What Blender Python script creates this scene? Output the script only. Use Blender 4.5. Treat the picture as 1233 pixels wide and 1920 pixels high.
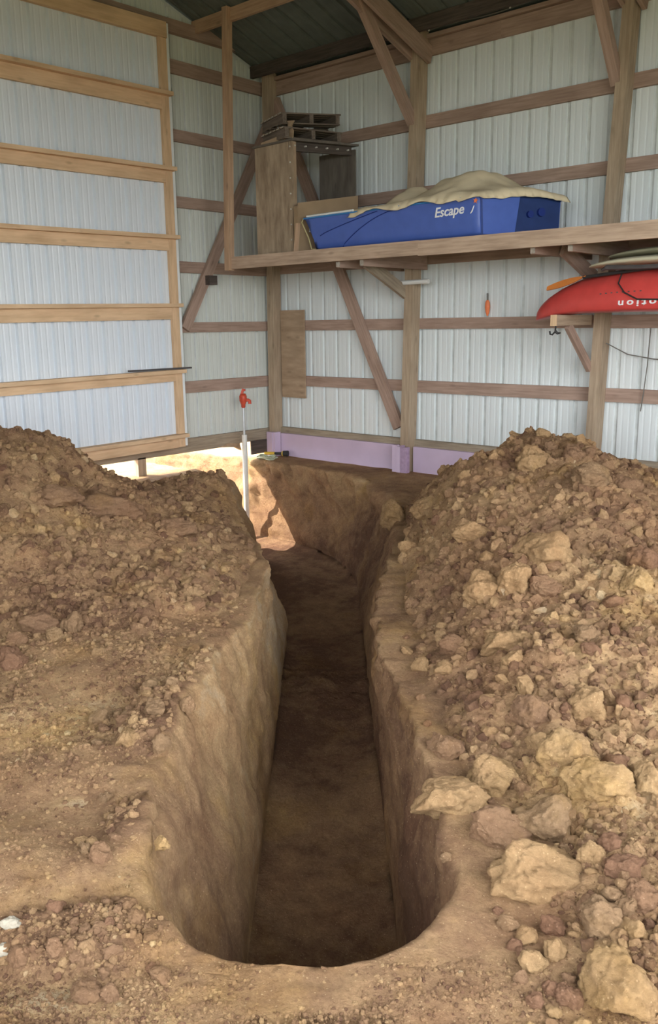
import bpy, bmesh, math, random
import numpy as np
from mathutils import Vector, Matrix, noise as mnoise

for _o in list(bpy.data.objects):
    bpy.data.objects.remove(_o)
SC = bpy.context.scene
COL = SC.collection
random.seed(7)
RNG = np.random.default_rng(11)

# ------------------------------------------------------------------ camera
W, H = 1233, 1920
FPX = 1623.5
CAM = np.array([7.7515, -7.6581, 1.6])
CR = np.array([0.74581608, 0.66602863, -0.01281579])
CU = np.array([-0.13210893, 0.1667367, 0.9771111])
CF = np.array([-0.65292083, 0.72705209, -0.21234324])
cd = bpy.data.cameras.new('camera')
cam = bpy.data.objects.new('camera', cd)
COL.objects.link(cam)
cd.sensor_fit = 'VERTICAL'
cd.sensor_height = 36.0
cd.lens = 36.0 * FPX / H
cd.clip_start = 0.05
cam.matrix_world = Matrix(((CR[0], CU[0], -CF[0], CAM[0]), (CR[1], CU[1], -CF[1], CAM[1]),
                           (CR[2], CU[2], -CF[2], CAM[2]), (0, 0, 0, 1)))
SC.camera = cam

# ------------------------------------------------------------------ light
world = bpy.data.worlds.new('world')
SC.world = world
world.use_nodes = True
wn = world.node_tree.nodes
bg = wn['Background']
bg.inputs[0].default_value = (0.90, 0.95, 1.0, 1)
bg.inputs[1].default_value = 3.0
sd = bpy.data.lights.new('sun', 'SUN')
sd.energy = 4.5
sd.angle = 0.009
sd.color = (1.0, 0.96, 0.88)
sun = bpy.data.objects.new('sun', sd)
COL.objects.link(sun)
sun.rotation_euler = Vector((0.66, 0.33, -0.65)).to_track_quat('-Z', 'Y').to_euler()


def portal(name, loc, normal, sx, sy):
    ld = bpy.data.lights.new(name, 'AREA')
    ld.shape = 'RECTANGLE'
    ld.size, ld.size_y = sx, sy
    ld.cycles.is_portal = True
    o = bpy.data.objects.new(name, ld)
    COL.objects.link(o)
    o.location = loc
    o.rotation_euler = Vector(normal).to_track_quat('-Z', 'Z').to_euler()


BX, BY = 8.8, -8.8          # barn: x 0..BX, y BY..0
OPX = (-8.6, -2.6, 3.6)      # door opening in the far gable wall (y0, y1, top)
OPY = (5.0, 8.6, 3.6)        # door opening in the long side wall (x0, x1, top)
portal('door_light', (BX - 0.05, (OPX[0] + OPX[1]) / 2, OPX[2] / 2), (-1, 0, 0), OPX[1] - OPX[0], OPX[2])
portal('side_light', ((OPY[0] + OPY[1]) / 2, BY + 0.05, OPY[2] / 2), (0, 1, 0), OPY[1] - OPY[0], OPY[2])
SC.view_settings.view_transform = 'Standard'
SC.view_settings.look = 'None'
SC.view_settings.exposure = 1.62
SC.view_settings.gamma = 1.0
SC.view_settings.use_curve_mapping = False
SC.cycles.use_denoising = True
SC.cycles.max_bounces = 10
SC.cycles.diffuse_bounces = 7


# ------------------------------------------------------------------ materials
def newmat(name, rough=0.8, spec=0.3, metal=0.0):
    m = bpy.data.materials.new(name)
    m.use_nodes = True
    nt = m.node_tree
    b = nt.nodes['Principled BSDF']
    b.inputs['Roughness'].default_value = rough
    b.inputs['Specular IOR Level'].default_value = spec
    b.inputs['Metallic'].default_value = metal
    return m, nt, b


def nd(nt, typ, **kw):
    n = nt.nodes.new(typ)
    for k, v in kw.items():
        if k.startswith('i_'):
            n.inputs[k[2:].replace('_', ' ')].default_value = v
        else:
            setattr(n, k, v)
    return n


def ramp(nt, fac, stops):
    r = nt.nodes.new('ShaderNodeValToRGB')
    els = r.color_ramp.elements
    while len(els) < len(stops):
        els.new(0.5)
    for e, (p, c) in zip(els, stops):
        e.position = p
        e.color = (c[0], c[1], c[2], 1)
    nt.links.new(fac, r.inputs[0])
    return r.outputs[0]


def mix(nt, fac, a, b, mode='MIX'):
    n = nt.nodes.new('ShaderNodeMix')
    n.data_type = 'RGBA'
    n.blend_type = mode
    for sock, v in ((n.inputs[0], fac), (n.inputs[6], a), (n.inputs[7], b)):
        if hasattr(v, 'node'):
            nt.links.new(v, sock)
        elif isinstance(v, (int, float)):
            sock.default_value = v
        else:
            sock.default_value = (v[0], v[1], v[2], 1)
    return n.outputs[2]


def lin(r, g, b):
    f = lambda c: (c / 255 / 12.92) if c / 255 < 0.04045 else ((c / 255 + 0.055) / 1.055) ** 2.4
    return (f(r), f(g), f(b))


def wood(name, light, dark, rough=0.75, spec=0.25, knots=0.35, streak=26.0):
    m, nt, b = newmat(name, rough, spec)
    at = nd(nt, 'ShaderNodeAttribute', attribute_name='gc')
    mp = nd(nt, 'ShaderNodeMapping')
    mp.inputs['Scale'].default_value = (1.6, streak, streak)
    nt.links.new(at.outputs['Vector'], mp.inputs['Vector'])
    n1 = nd(nt, 'ShaderNodeTexNoise', i_Scale=2.0, i_Detail=5.0, i_Roughness=0.6)
    nt.links.new(mp.outputs[0], n1.inputs['Vector'])
    mp2 = nd(nt, 'ShaderNodeMapping')
    mp2.inputs['Scale'].default_value = (1.6, 5, 5)
    nt.links.new(at.outputs['Vector'], mp2.inputs['Vector'])
    n2 = nd(nt, 'ShaderNodeTexNoise', i_Scale=1.7, i_Detail=3.0)
    nt.links.new(mp2.outputs[0], n2.inputs['Vector'])
    c = ramp(nt, n1.outputs[0], [(0.3, dark), (0.62, light)])
    c2 = ramp(nt, n2.outputs[0], [(0.3, (0.74, 0.72, 0.70)), (0.6, (1, 1, 1))])
    c = mix(nt, 0.7, c, c2, 'MULTIPLY')
    # knots
    mp3 = nd(nt, 'ShaderNodeMapping')
    mp3.inputs['Scale'].default_value = (3.2, 8, 8)
    nt.links.new(at.outputs['Vector'], mp3.inputs['Vector'])
    v = nd(nt, 'ShaderNodeTexVoronoi', i_Scale=1.0)
    nt.links.new(mp3.outputs[0], v.inputs['Vector'])
    k = ramp(nt, v.outputs['Distance'], [(0.05, (knots,) * 3), (0.16, (0, 0, 0))])
    c = mix(nt, k, c, tuple(x * 0.45 for x in dark))
    nt.links.new(c, b.inputs['Base Color'])
    bp = nd(nt, 'ShaderNodeBump', i_Strength=0.25, i_Distance=0.004)
    nt.links.new(n1.outputs[0], bp.inputs['Height'])
    nt.links.new(bp.outputs[0], b.inputs['Normal'])
    return m


def plain(name, col, rough=0.6, spec=0.4, metal=0.0, var=0.12, scale=9.0, bump=0.0, bscale=60.0):
    m, nt, b = newmat(name, rough, spec, metal)
    g = nd(nt, 'ShaderNodeNewGeometry')
    n = nd(nt, 'ShaderNodeTexNoise', i_Scale=scale, i_Detail=5.0)
    nt.links.new(g.outputs['Position'], n.inputs['Vector'])
    c = ramp(nt, n.outputs[0], [(0.3, tuple(x * (1 - var) for x in col)), (0.7, tuple(min(1, x * (1 + var)) for x in col))])
    nt.links.new(c, b.inputs['Base Color'])
    if bump:
        n2 = nd(nt, 'ShaderNodeTexNoise', i_Scale=bscale, i_Detail=4.0)
        nt.links.new(g.outputs['Position'], n2.inputs['Vector'])
        bp = nd(nt, 'ShaderNodeBump', i_Strength=bump, i_Distance=0.01)
        nt.links.new(n2.outputs[0], bp.inputs['Height'])
        nt.links.new(bp.outputs[0], b.inputs['Normal'])
    return m


def steel(name, col, dirt, amount, rough=0.42):
    m, nt, b = newmat(name, rough, 0.5)
    g = nd(nt, 'ShaderNodeNewGeometry')
    mp = nd(nt, 'ShaderNodeMapping')
    mp.inputs['Scale'].default_value = (14, 14, 1.1)
    nt.links.new(g.outputs['Position'], mp.inputs['Vector'])
    n = nd(nt, 'ShaderNodeTexNoise', i_Scale=1.5, i_Detail=6.0, i_Roughness=0.65)
    nt.links.new(mp.outputs[0], n.inputs['Vector'])
    c = ramp(nt, n.outputs[0], [(0.3, tuple(x * 0.985 for x in col)), (0.7, col)])
    n2 = nd(nt, 'ShaderNodeTexNoise', i_Scale=5.0, i_Detail=8.0, i_Roughness=0.75)
    nt.links.new(mp.outputs[0], n2.inputs['Vector'])
    k = ramp(nt, n2.outputs[0], [(0.60, (0, 0, 0)), (0.76, (amount,) * 3)])
    c = mix(nt, k, c, dirt)
    nt.links.new(c, b.inputs['Base Color'])
    return m


def soil(name, tan, brown, dark, attr=False, bias=0.0, bump=1.0):
    """bare clay soil: patches of three tones, fine grit and pale grains"""
    m, nt, b = newmat(name, 0.95, 0.12)
    g = nd(nt, 'ShaderNodeNewGeometry')
    P = g.outputs['Position']
    n0 = nd(nt, 'ShaderNodeTexNoise', i_Scale=1.3, i_Detail=4.0, i_Roughness=0.6)
    n1 = nd(nt, 'ShaderNodeTexNoise', i_Scale=9.0, i_Detail=7.0, i_Roughness=0.7)
    n2 = nd(nt, 'ShaderNodeTexNoise', i_Scale=70.0, i_Detail=5.0, i_Roughness=0.7)
    for n in (n0, n1, n2):
        nt.links.new(P, n.inputs['Vector'])
    s = nd(nt, 'ShaderNodeMath', operation='MULTIPLY_ADD')
    nt.links.new(n0.outputs[0], s.inputs[0])
    s.inputs[1].default_value = 0.9
    s.inputs[2].default_value = -0.45 + bias
    t = nd(nt, 'ShaderNodeMath', operation='MULTIPLY_ADD')
    nt.links.new(n1.outputs[0], t.inputs[0])
    t.inputs[1].default_value = 0.9
    nt.links.new(s.outputs[0], t.inputs[2])
    f = t.outputs[0]
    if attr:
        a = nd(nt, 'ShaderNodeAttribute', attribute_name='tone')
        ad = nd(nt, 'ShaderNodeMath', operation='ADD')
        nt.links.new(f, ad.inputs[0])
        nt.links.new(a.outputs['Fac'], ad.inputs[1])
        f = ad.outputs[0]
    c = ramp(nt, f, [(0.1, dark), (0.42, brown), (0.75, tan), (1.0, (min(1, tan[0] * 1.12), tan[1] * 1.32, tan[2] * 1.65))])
    c2 = ramp(nt, n2.outputs[0], [(0.3, (0.72, 0.70, 0.68)), (0.66, (1.12, 1.12, 1.12))])
    c = mix(nt, 0.75, c, c2, 'MULTIPLY')
    nh = nd(nt, 'ShaderNodeTexNoise', i_Scale=1.9, i_Detail=5.0, i_Roughness=0.65)
    mpn = nd(nt, 'ShaderNodeMapping')
    mpn.inputs['Location'].default_value = (13, 7, 3)
    nt.links.new(P, mpn.inputs['Vector'])
    nt.links.new(mpn.outputs[0], nh.inputs['Vector'])
    c = mix(nt, 1.0, c, ramp(nt, nh.outputs[0], [(0.36, (0.98, 0.91, 0.86)), (0.52, (0.98, 0.96, 0.93)), (0.66, (1.03, 0.98, 0.80))]), 'MULTIPLY')
    v = nd(nt, 'ShaderNodeTexVoronoi', i_Scale=120.0)
    nt.links.new(P, v.inputs['Vector'])
    wn_ = nd(nt, 'ShaderNodeTexWhiteNoise')
    nt.links.new(v.outputs['Position'], wn_.inputs['Vector'])
    sp = nd(nt, 'ShaderNodeMath', operation='LESS_THAN')
    sp.inputs[1].default_value = 0.3
    nt.links.new(v.outputs['Distance'], sp.inputs[0])
    se = nd(nt, 'ShaderNodeMath', operation='GREATER_THAN')
    se.inputs[1].default_value = 0.9
    nt.links.new(wn_.outputs['Value'], se.inputs[0])
    ml = nd(nt, 'ShaderNodeMath', operation='MULTIPLY')
    nt.links.new(sp.outputs[0], ml.inputs[0])
    nt.links.new(se.outputs[0], ml.inputs[1])
    m2 = nd(nt, 'ShaderNodeMath', operation='MULTIPLY')
    nt.links.new(ml.outputs[0], m2.inputs[0])
    m2.inputs[1].default_value = 0.28
    c = mix(nt, m2.outputs[0], c, tuple(min(1, x * 1.7 + 0.05) for x in tan))
    nt.links.new(c, b.inputs['Base Color'])
    n3 = nd(nt, 'ShaderNodeTexNoise', i_Scale=30.0, i_Detail=10.0, i_Roughness=0.78)
    nt.links.new(P, n3.inputs['Vector'])
    bp = nd(nt, 'ShaderNodeBump', i_Strength=bump, i_Distance=0.035)
    nt.links.new(n3.outputs[0], bp.inputs['Height'])
    nt.links.new(bp.outputs[0], b.inputs['Normal'])
    return m


M = {}
M['girt'] = wood('brown_lumber', (0.45, 0.315, 0.245), (0.32, 0.215, 0.165))
M['post'] = wood('treated_post', (0.47, 0.36, 0.25), (0.34, 0.25, 0.17))
M['pine'] = wood('new_pine', (0.78, 0.545, 0.335), (0.66, 0.435, 0.255), knots=0.45, streak=18)
M['pine_hang'] = wood('brown_pine', (0.58, 0.385, 0.25), (0.43, 0.275, 0.175), knots=0.5)
M['beam'] = wood('shelf_beam_wood', (0.56, 0.41, 0.295), (0.40, 0.28, 0.20), knots=0.4)
M['grey_wood'] = wood('grey_sill_wood', (0.40, 0.33, 0.24), (0.27, 0.21, 0.155))
M['dark_board'] = wood('weathered_and_shaded_board', (0.115, 0.09, 0.075), (0.06, 0.047, 0.04))
M['old_ply'] = wood('weathered_plywood', (0.46, 0.35, 0.24), (0.24, 0.17, 0.115), streak=7)
M['ply'] = wood('tan_plywood', (0.47, 0.34, 0.225), (0.34, 0.235, 0.15), streak=8)
M['grey_ply'] = wood('grey_plywood', (0.17, 0.145, 0.12), (0.11, 0.092, 0.078), streak=8)
M['pallet'] = wood('old_pallet_wood', (0.22, 0.175, 0.14), (0.12, 0.092, 0.073))
M['pale_wood'] = wood('pale_slat_wood', (0.46, 0.41, 0.34), (0.33, 0.28, 0.23))
M['steel'] = steel('white_steel', (0.74, 0.78, 0.77), (0.24, 0.2, 0.15), 0.22)
M['steel_door'] = steel('white_door_steel', (0.76, 0.80, 0.84), (0.4, 0.36, 0.3), 0.10)
M['steel_old'] = steel('grimy_white_steel', (0.66, 0.68, 0.62), (0.2, 0.13, 0.085), 0.5)
M['roof'] = plain('dark_roof_steel', (0.13, 0.145, 0.13), 0.6, 0.3)
M['shell'] = plain('shell_steel', (0.62, 0.64, 0.62), 0.6, 0.3)
M['trim'] = plain('white_trim', (0.80, 0.82, 0.80), 0.4, 0.5, var=0.04)
M['foam'] = plain('purple_foam', (0.60, 0.475, 0.61), 0.8, 0.2, var=0.05, scale=4)
M['foam_edge'] = plain('dark_purple_foam', (0.42, 0.30, 0.42), 0.85, 0.2, var=0.15, scale=30)
M['blue'] = plain('blue_polyethylene', (0.075, 0.135, 0.45), 0.38, 0.45, var=0.06, bump=0.04)
M['blue_dark'] = plain('dark_blue_recess', (0.022, 0.045, 0.15), 0.5, 0.3)
M['blue_line'] = plain('blue_groove', (0.015, 0.035, 0.20), 0.5, 0.3)
M['sky_blue'] = plain('light_blue_edge', (0.045, 0.21, 0.50), 0.4, 0.4)
M['white'] = plain('white_plastic', (0.80, 0.80, 0.76), 0.45, 0.4, var=0.05)
M['white_paint'] = plain('white_lettering', (0.85, 0.85, 0.85), 0.5, 0.3, var=0.02)
M['orange'] = plain('orange_plastic', (0.85, 0.22, 0.08), 0.45, 0.4, var=0.08)
M['tarp'] = plain('beige_tarp', (0.68, 0.57, 0.385), 0.85, 0.15, var=0.12, scale=5, bump=0.12, bscale=120)
M['red'] = plain('red_kayak_plastic', (0.62, 0.07, 0.06), 0.4, 0.4, var=0.08, bump=0.06, bscale=150)
M['paddle'] = plain('orange_paddle', (0.60, 0.20, 0.045), 0.45, 0.4)
M['black'] = plain('black_rubber', (0.03, 0.028, 0.027), 0.55, 0.35)
M['board'] = plain('cream_board', (0.58, 0.54, 0.38), 0.4, 0.4, var=0.07)
M['board_old'] = plain('olive_cream_board', (0.42, 0.40, 0.27), 0.45, 0.4, var=0.1)
M['wire'] = plain('grey_wire', (0.16, 0.15, 0.13), 0.5, 0.4)
M['screw'] = plain('bright_screw', (0.62, 0.6, 0.54), 0.4, 0.5)
M['hyd'] = plain('red_hydrant_paint', (0.55, 0.07, 0.03), 0.45, 0.4, var=0.2, scale=40)
M['galv'] = plain('galvanised_pipe', (0.58, 0.60, 0.60), 0.35, 0.5, 0.5)
M['pvc'] = plain('white_pvc', (0.76, 0.75, 0.69), 0.5, 0.35, var=0.08)
M['yellow'] = plain('yellow_plastic', (0.66, 0.42, 0.05), 0.5, 0.4)
M['rope'] = plain('pale_green_rope', (0.46, 0.47, 0.33), 0.9, 0.1, var=0.25, scale=80)
M['rope_y'] = plain('straw_rope', (0.5, 0.42, 0.22), 0.9, 0.1)
M['iron'] = plain('dark_iron_bar', (0.075, 0.067, 0.065), 0.55, 0.4)
M['ink'] = plain('dark_print', (0.20, 0.15, 0.24), 0.8, 0.2)
M['card'] = plain('brown_cardboard', (0.33, 0.23, 0.14), 0.85, 0.15, var=0.1, scale=5)
TAN, BRN, DRK = (0.60, 0.395, 0.21), (0.41, 0.25, 0.14), (0.21, 0.115, 0.072)
M['soil'] = soil('clay_soil', TAN, BRN, DRK, attr=True)
M['soil_tan'] = soil('tan_clay', (0.59, 0.39, 0.205), (0.49, 0.31, 0.16), (0.31, 0.19, 0.105), bias=0.08)
M['soil_brown'] = soil('brown_clay', (0.42, 0.26, 0.15), (0.35, 0.208, 0.122), (0.25, 0.145, 0.09))
M['soil_red'] = soil('reddish_clay', (0.38, 0.215, 0.13), (0.30, 0.165, 0.10), (0.2, 0.108, 0.066))
M['soil_grey'] = soil('pale_grey_clay', (0.50, 0.335, 0.19), (0.40, 0.255, 0.145), (0.26, 0.16, 0.092))
M['stone'] = plain('white_stone', (0.27, 0.235, 0.18), 0.8, 0.2, var=0.2, scale=30)
M['lawn'] = plain('unseen_dark_ground', (0.13, 0.13, 0.075), 0.95, 0.1, var=0.3, scale=2.0)  # unseen ground, made dark to hold down light bounced indoors


# ------------------------------------------------------------------ mesh helpers
class MB:
    def __init__(self):
        self.v, self.f, self.g = [], [], []

    def add(self, vs, fs, gs=None):
        n = len(self.v)
        self.v += [tuple(map(float, p)) for p in vs]
        self.g += [tuple(p) for p in (gs if gs is not None else vs)]
        self.f += [tuple(i + n for i in q) for q in fs]
        return self

    def obox(self, c, ax, ay, az, hx, hy, hz):
        """oriented box; ax is the grain direction"""
        c, ax, ay, az = map(Vector, (c, ax, ay, az))
        r = [random.uniform(0, 40) for _ in range(3)]
        vs, gs = [], []
        for sx in (-1, 1):
            for sy in (-1, 1):
                for sz in (-1, 1):
                    vs.append(c + ax * (sx * hx) + ay * (sy * hy) + az * (sz * hz))
                    gs.append((sx * hx + r[0], sy * hy + r[1], sz * hz + r[2]))
        fs = [(0, 1, 3, 2), (4, 6, 7, 5), (0, 4, 5, 1), (2, 3, 7, 6), (0, 2, 6, 4), (1, 5, 7, 3)]
        if ax.cross(ay).dot(az) < 0:
            fs = [q[::-1] for q in fs]
        return self.add(vs, fs, gs)

    def box(self, a, b, grain=None):
        a, b = Vector(a), Vector(b)
        s = b - a
        if grain is None:
            grain = max(range(3), key=lambda i: abs(s[i]))
        o = [grain] + [i for i in range(3) if i != grain]
        E_ = [Vector((1, 0, 0)), Vector((0, 1, 0)), Vector((0, 0, 1))]
        h = [abs(s[i]) / 2 for i in o]
        return self.obox((a + b) / 2, E_[o[0]], E_[o[1]], E_[o[2]], *h)

    def bar(self, p, q, w, h, up=(0, 0, 1)):
        """beam from p to q; w across, h along 'up'"""
        p, q, up = Vector(p), Vector(q), Vector(up)
        d = (q - p)
        L = d.length
        d.normalize()
        u = (up - d * up.dot(d)).normalized()
        s = d.cross(u)
        return self.obox((p + q) / 2, d, s, u, L / 2, w / 2, h / 2)

    def prism(self, poly, vec):
        """polygon (list of points) pushed along vec"""
        n = len(poly)
        vec = Vector(vec)
        vs = [Vector(p) for p in poly] + [Vector(p) + vec for p in poly]
        fs = [tuple(range(n))[::-1], tuple(range(n, 2 * n))]
        fs += [(i, (i + 1) % n, n + (i + 1) % n, n + i) for i in range(n)]
        r = random.uniform(0, 30)
        return self.add(vs, fs, [(p[0] + r, p[1], p[2]) for p in vs])

    def tube(self, pts, rad, n=10, caps=True):
        pts = [Vector(p) for p in pts]
        rr = rad if isinstance(rad, (list, tuple)) else [rad] * len(pts)
        ring, prev = [], None
        vs = []
        for i, p in enumerate(pts):
            d = (pts[min(i + 1, len(pts) - 1)] - pts[max(i - 1, 0)])
            d = d.normalized() if d.length > 1e-9 else Vector((0, 0, 1))
            if prev is None:
                a = Vector((0, 0, 1)) if abs(d.z) < 0.9 else Vector((1, 0, 0))
                u = (a - d * a.dot(d)).normalized()
            else:
                u = (prev - d * prev.dot(d)).normalized()
            prev = u
            s = d.cross(u)
            for k in range(n):
                t = 2 * math.pi * k / n
                vs.append(p + (u * math.cos(t) + s * math.sin(t)) * rr[i])
        fs = []
        for i in range(len(pts) - 1):
            for k in range(n):
                a, b = i * n + k, i * n + (k + 1) % n
                fs.append((a, b, b + n, a + n))
        if caps:
            fs.append(tuple(range(n))[::-1])
            fs.append(tuple(range((len(pts) - 1) * n, len(pts) * n)))
        return self.add(vs, fs)

    def grid(self, P):
        """P: 2-D list of points"""
        nr, nc = len(P), len(P[0])
        vs = [p for r in P for p in r]
        fs = [(i * nc + j, i * nc + j + 1, (i + 1) * nc + j + 1, (i + 1) * nc + j)
              for i in range(nr - 1) for j in range(nc - 1)]
        return self.add(vs, fs)

    def mesh(self, name, mat, smooth=False):
        me = bpy.data.meshes.new(name)
        me.from_pydata(self.v, [], self.f)
        a = me.attributes.new('gc', 'FLOAT_VECTOR', 'POINT')
        a.data.foreach_set('vector', np.array(self.g, dtype=np.float32).ravel())
        me.materials.append(mat)
        if smooth:
            me.polygons.foreach_set('use_smooth', [True] * len(me.polygons))
        me.update()
        return me

    def build(self, name, mat, parent=None, smooth=False):
        o = bpy.data.objects.new(name, self.mesh(name, mat, smooth))
        COL.objects.link(o)
        if parent is not None:
            o.parent = parent
        return o


def empty(name, loc=(0, 0, 0)):
    o = bpy.data.objects.new(name, None)
    o.empty_display_size = 0.2
    COL.objects.link(o)
    return o


def tag(o, label=None, cat=None, group=None, kind=None):
    for k, v in (('label', label), ('category', cat), ('group', group), ('kind', kind)):
        if v:
            o[k] = v
    return o


def struct(o):
    o['kind'] = 'structure'
    return o


def text_mesh(name, body, size, mat, origin, ex, ey, parent, xscale=1.0, offset=0.0, shear=0.0, depth=0.002, align='LEFT', label=None, gap=1.0):
    cu = bpy.data.curves.new(name, 'FONT')
    cu.body = body
    cu.size = size
    cu.extrude = depth
    cu.offset = offset
    cu.shear = shear
    cu.align_x = align
    cu.space_character = gap
    cu.resolution_u = 4
    t = bpy.data.objects.new(name, cu)
    COL.objects.link(t)
    dg = bpy.context.evaluated_depsgraph_get()
    me = bpy.data.meshes.new_from_object(t.evaluated_get(dg))
    bpy.data.objects.remove(t)
    ex, ey = Vector(ex).normalized(), Vector(ey)
    ey = (ey - ex * ey.dot(ex)).normalized()
    ez = ex.cross(ey)
    mw = Matrix(((ex[0], ey[0], ez[0], origin[0]), (ex[1], ey[1], ez[1], origin[1]),
                 (ex[2], ey[2], ez[2], origin[2]), (0, 0, 0, 1))) @ Matrix.Diagonal((xscale, 1, 1, 1))
    me.transform(mw)
    me.materials.clear()
    me.materials.append(mat)
    o = bpy.data.objects.new(name, me)
    COL.objects.link(o)
    o.parent = parent
    if label:
        o['label'] = label
    return o


# ------------------------------------------------------------------ numeric noise (height fields)
def _hash(ix, iy, s):
    h = (ix.astype(np.int64) * 374761393 + iy.astype(np.int64) * 668265263 + s * 1442695041) & 0xFFFFFFFF
    h = ((h ^ (h >> 13)) * 1274126177) & 0xFFFFFFFF
    h = ((h ^ (h >> 16)) * 2246822519) & 0xFFFFFFFF
    return ((h ^ (h >> 15)) & 0xFFFFFF) / float(0xFFFFFF)


def vnoise(x, y, s=0):
    x0, y0 = np.floor(x), np.floor(y)
    fx, fy = x - x0, y - y0
    fx, fy = fx * fx * (3 - 2 * fx), fy * fy * (3 - 2 * fy)
    a, b = _hash(x0, y0, s), _hash(x0 + 1, y0, s)
    c, d = _hash(x0, y0 + 1, s), _hash(x0 + 1, y0 + 1, s)
    return (a * (1 - fx) + b * fx) * (1 - fy) + (c * (1 - fx) + d * fx) * fy - 0.5


def fbm(x, y, sc, octv=4, s=0, gain=0.5):
    r, a = 0.0, 1.0
    for k in range(octv):
        r = r + a * vnoise(x * sc, y * sc, s + k * 17)
        sc *= 2.03
        a *= gain
    return r


def domes(x, y, cell, s=0, keep=0.8):
    """rubble: rounded lumps scattered one per cell, 0..cell/2 high"""
    gx, gy = np.floor(x / cell), np.floor(y / cell)
    best = np.zeros_like(x)
    wob = 1 + 1.1 * vnoise(x / cell * 2.3, y / cell * 2.3, s + 9)
    for dx in (-1, 0, 1):
        for dy in (-1, 0, 1):
            ix, iy = gx + dx, gy + dy
            px = (ix + 0.15 + 0.7 * _hash(ix, iy, s)) * cell
            py = (iy + 0.15 + 0.7 * _hash(ix, iy, s + 1)) * cell
            r = cell * (0.3 + 0.4 * _hash(ix, iy, s + 2))
            on = _hash(ix, iy, s + 3) < keep
            an = _hash(ix, iy, s + 4) * 6.283
            ux, uy = (x - px), (y - py)
            q = 0.6 + 0.4 * _hash(ix, iy, s + 5)
            ax_ = ux * np.cos(an) + uy * np.sin(an)
            ay_ = (-ux * np.sin(an) + uy * np.cos(an)) / q
            dd = (ax_ * ax_ + ay_ * ay_) * wob
            h = np.sqrt(np.maximum(0, r * r - dd)) * on
            tl_ = 0.55 + 0.5 * (ux * np.cos(an * 7) + uy * np.sin(an * 7)) / r
            best = np.maximum(best, np.minimum(h, r * tl_))
    return best


def rough(x, y, s):
    """broken, ridged clay"""
    r = 0
    for k, (f, a) in enumerate(((7, 1.0), (15, .55), (33, .3), (70, .16))):
        r = r + a * (0.5 - 2 * np.abs(vnoise(x * f, y * f, s + 3 * k + 200)))
    return r


def sm(a, b, x):
    t = np.clip((x - a) / (b - a), 0, 1)
    return t * t * (3 - 2 * t)


# ------------------------------------------------------------------ ground plan
# (u, d): u to the right, d ahead of the photographer's feet, along the trench
HX, HY = np.array([0.7440, 0.6682]), np.array([-0.6682, 0.7440])


def to_xy(u, d):
    return CAM[0] + HX[0] * u + HY[0] * d, CAM[1] + HX[1] * u + HY[1] * d


def to_ud(x, y):
    x, y = x - CAM[0], y - CAM[1]
    return HX[0] * x + HX[1] * y, HY[0] * x + HY[1] * y


# trench centreline
_pts = [(-0.05, v) for v in np.concatenate([np.arange(1.70, 1.90, 0.02), np.arange(1.90, 1.96, 0.003), np.arange(1.96, 2.1, .01), np.arange(2.1, 8.0, 0.02)])]
_p0, _p1, _p2 = np.array([-0.05, 8.0]), np.array([-0.05, 9.0]), np.array([-0.95, 9.80])
for t in np.linspace(0, 1, 90):
    _pts.append(tuple((1 - t) ** 2 * _p0 + 2 * t * (1 - t) * _p1 + t * t * _p2))
for t in np.arange(0.03, 4.4, 0.03):
    _pts.append((-0.95 - 0.744 * t, 9.80 + 0.668 * t))
PATH = np.array(_pts)
_seg = np.vstack([[0, 0], np.diff(PATH, axis=0)])
PS = 1.70 + np.cumsum(np.hypot(_seg[:, 0], _seg[:, 1]))      # equals d on the straight
TAN_ = np.gradient(PATH, axis=0)
TAN_ /= np.linalg.norm(TAN_, axis=1)[:, None]
NRM = np.stack([TAN_[:, 1], -TAN_[:, 0]], 1)                  # to the right
CAP = np.sqrt(np.clip(1 - ((2.38 - np.minimum(PS, 2.38)) / 0.48) ** 2, 0.0, 1))
_jit = lambda s: 0.05 * fbm(PS, PS * 0, 2.6, 3, s) + 0.02 * fbm(PS, PS * 0, 14, 2, s + 5)
LIPL = np.interp(PS, [1.9, 2.2, 2.55, 3.0, 3.6, 4.2, 4.7, 5.6, 6.2, 7.0, 7.6, 8.2, 8.9, 9.6, 10.5, 20],
                 [.50, .54, .56, .60, .58, .50, .42, .37, .48, .70, .92, 1.0, .85, .58, .44, .42]) * CAP + _jit(3) * CAP
LIPR = np.interp(PS, [1.9, 2.55, 3.0, 3.5, 4.1, 4.7, 5.8, 7.35, 8.0, 9.2, 9.9, 20],
                 [.42, .42, .40, .36, .27, .30, .46, .66, .64, .60, .48, .42]) * CAP + _jit(9) * CAP
BOTL = np.maximum(np.minimum(0.31 * CAP, LIPL + 0.02), (LIPL - .32) * (PS > 6))
BOTR = 0.32 * CAP
FLZ = np.interp(PS, [1.9, 5.0, 7.5, 9.0, 20], [-1.0, -1.0, -0.98, -0.9, -0.95]) * (CAP > 0.02)


def path_near(u, d):
    """index of the nearest path sample and signed offset to the right"""
    idx = np.empty(len(u), dtype=np.int64)
    for a in range(0, len(u), 20000):
        q = (u[a:a + 20000, None] - PATH[None, :, 0]) ** 2 + (d[a:a + 20000, None] - PATH[None, :, 1]) ** 2
        idx[a:a + 20000] = q.argmin(1)
    off = (u - PATH[idx, 0]) * NRM[idx, 0] + (d - PATH[idx, 1]) * NRM[idx, 1]
    al = (u - PATH[idx, 0]) * TAN_[idx, 0] + (d - PATH[idx, 1]) * TAN_[idx, 1]
    return idx, off, al


def lip_gap(u, d):
    u, d = np.atleast_1d(np.asarray(u, float)), np.atleast_1d(np.asarray(d, float))
    i, o, a = path_near(u, d)
    g = np.maximum(-LIPL[i] - o, o - LIPR[i])
    return np.where(d < 1.87, 1.0, g)


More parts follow.
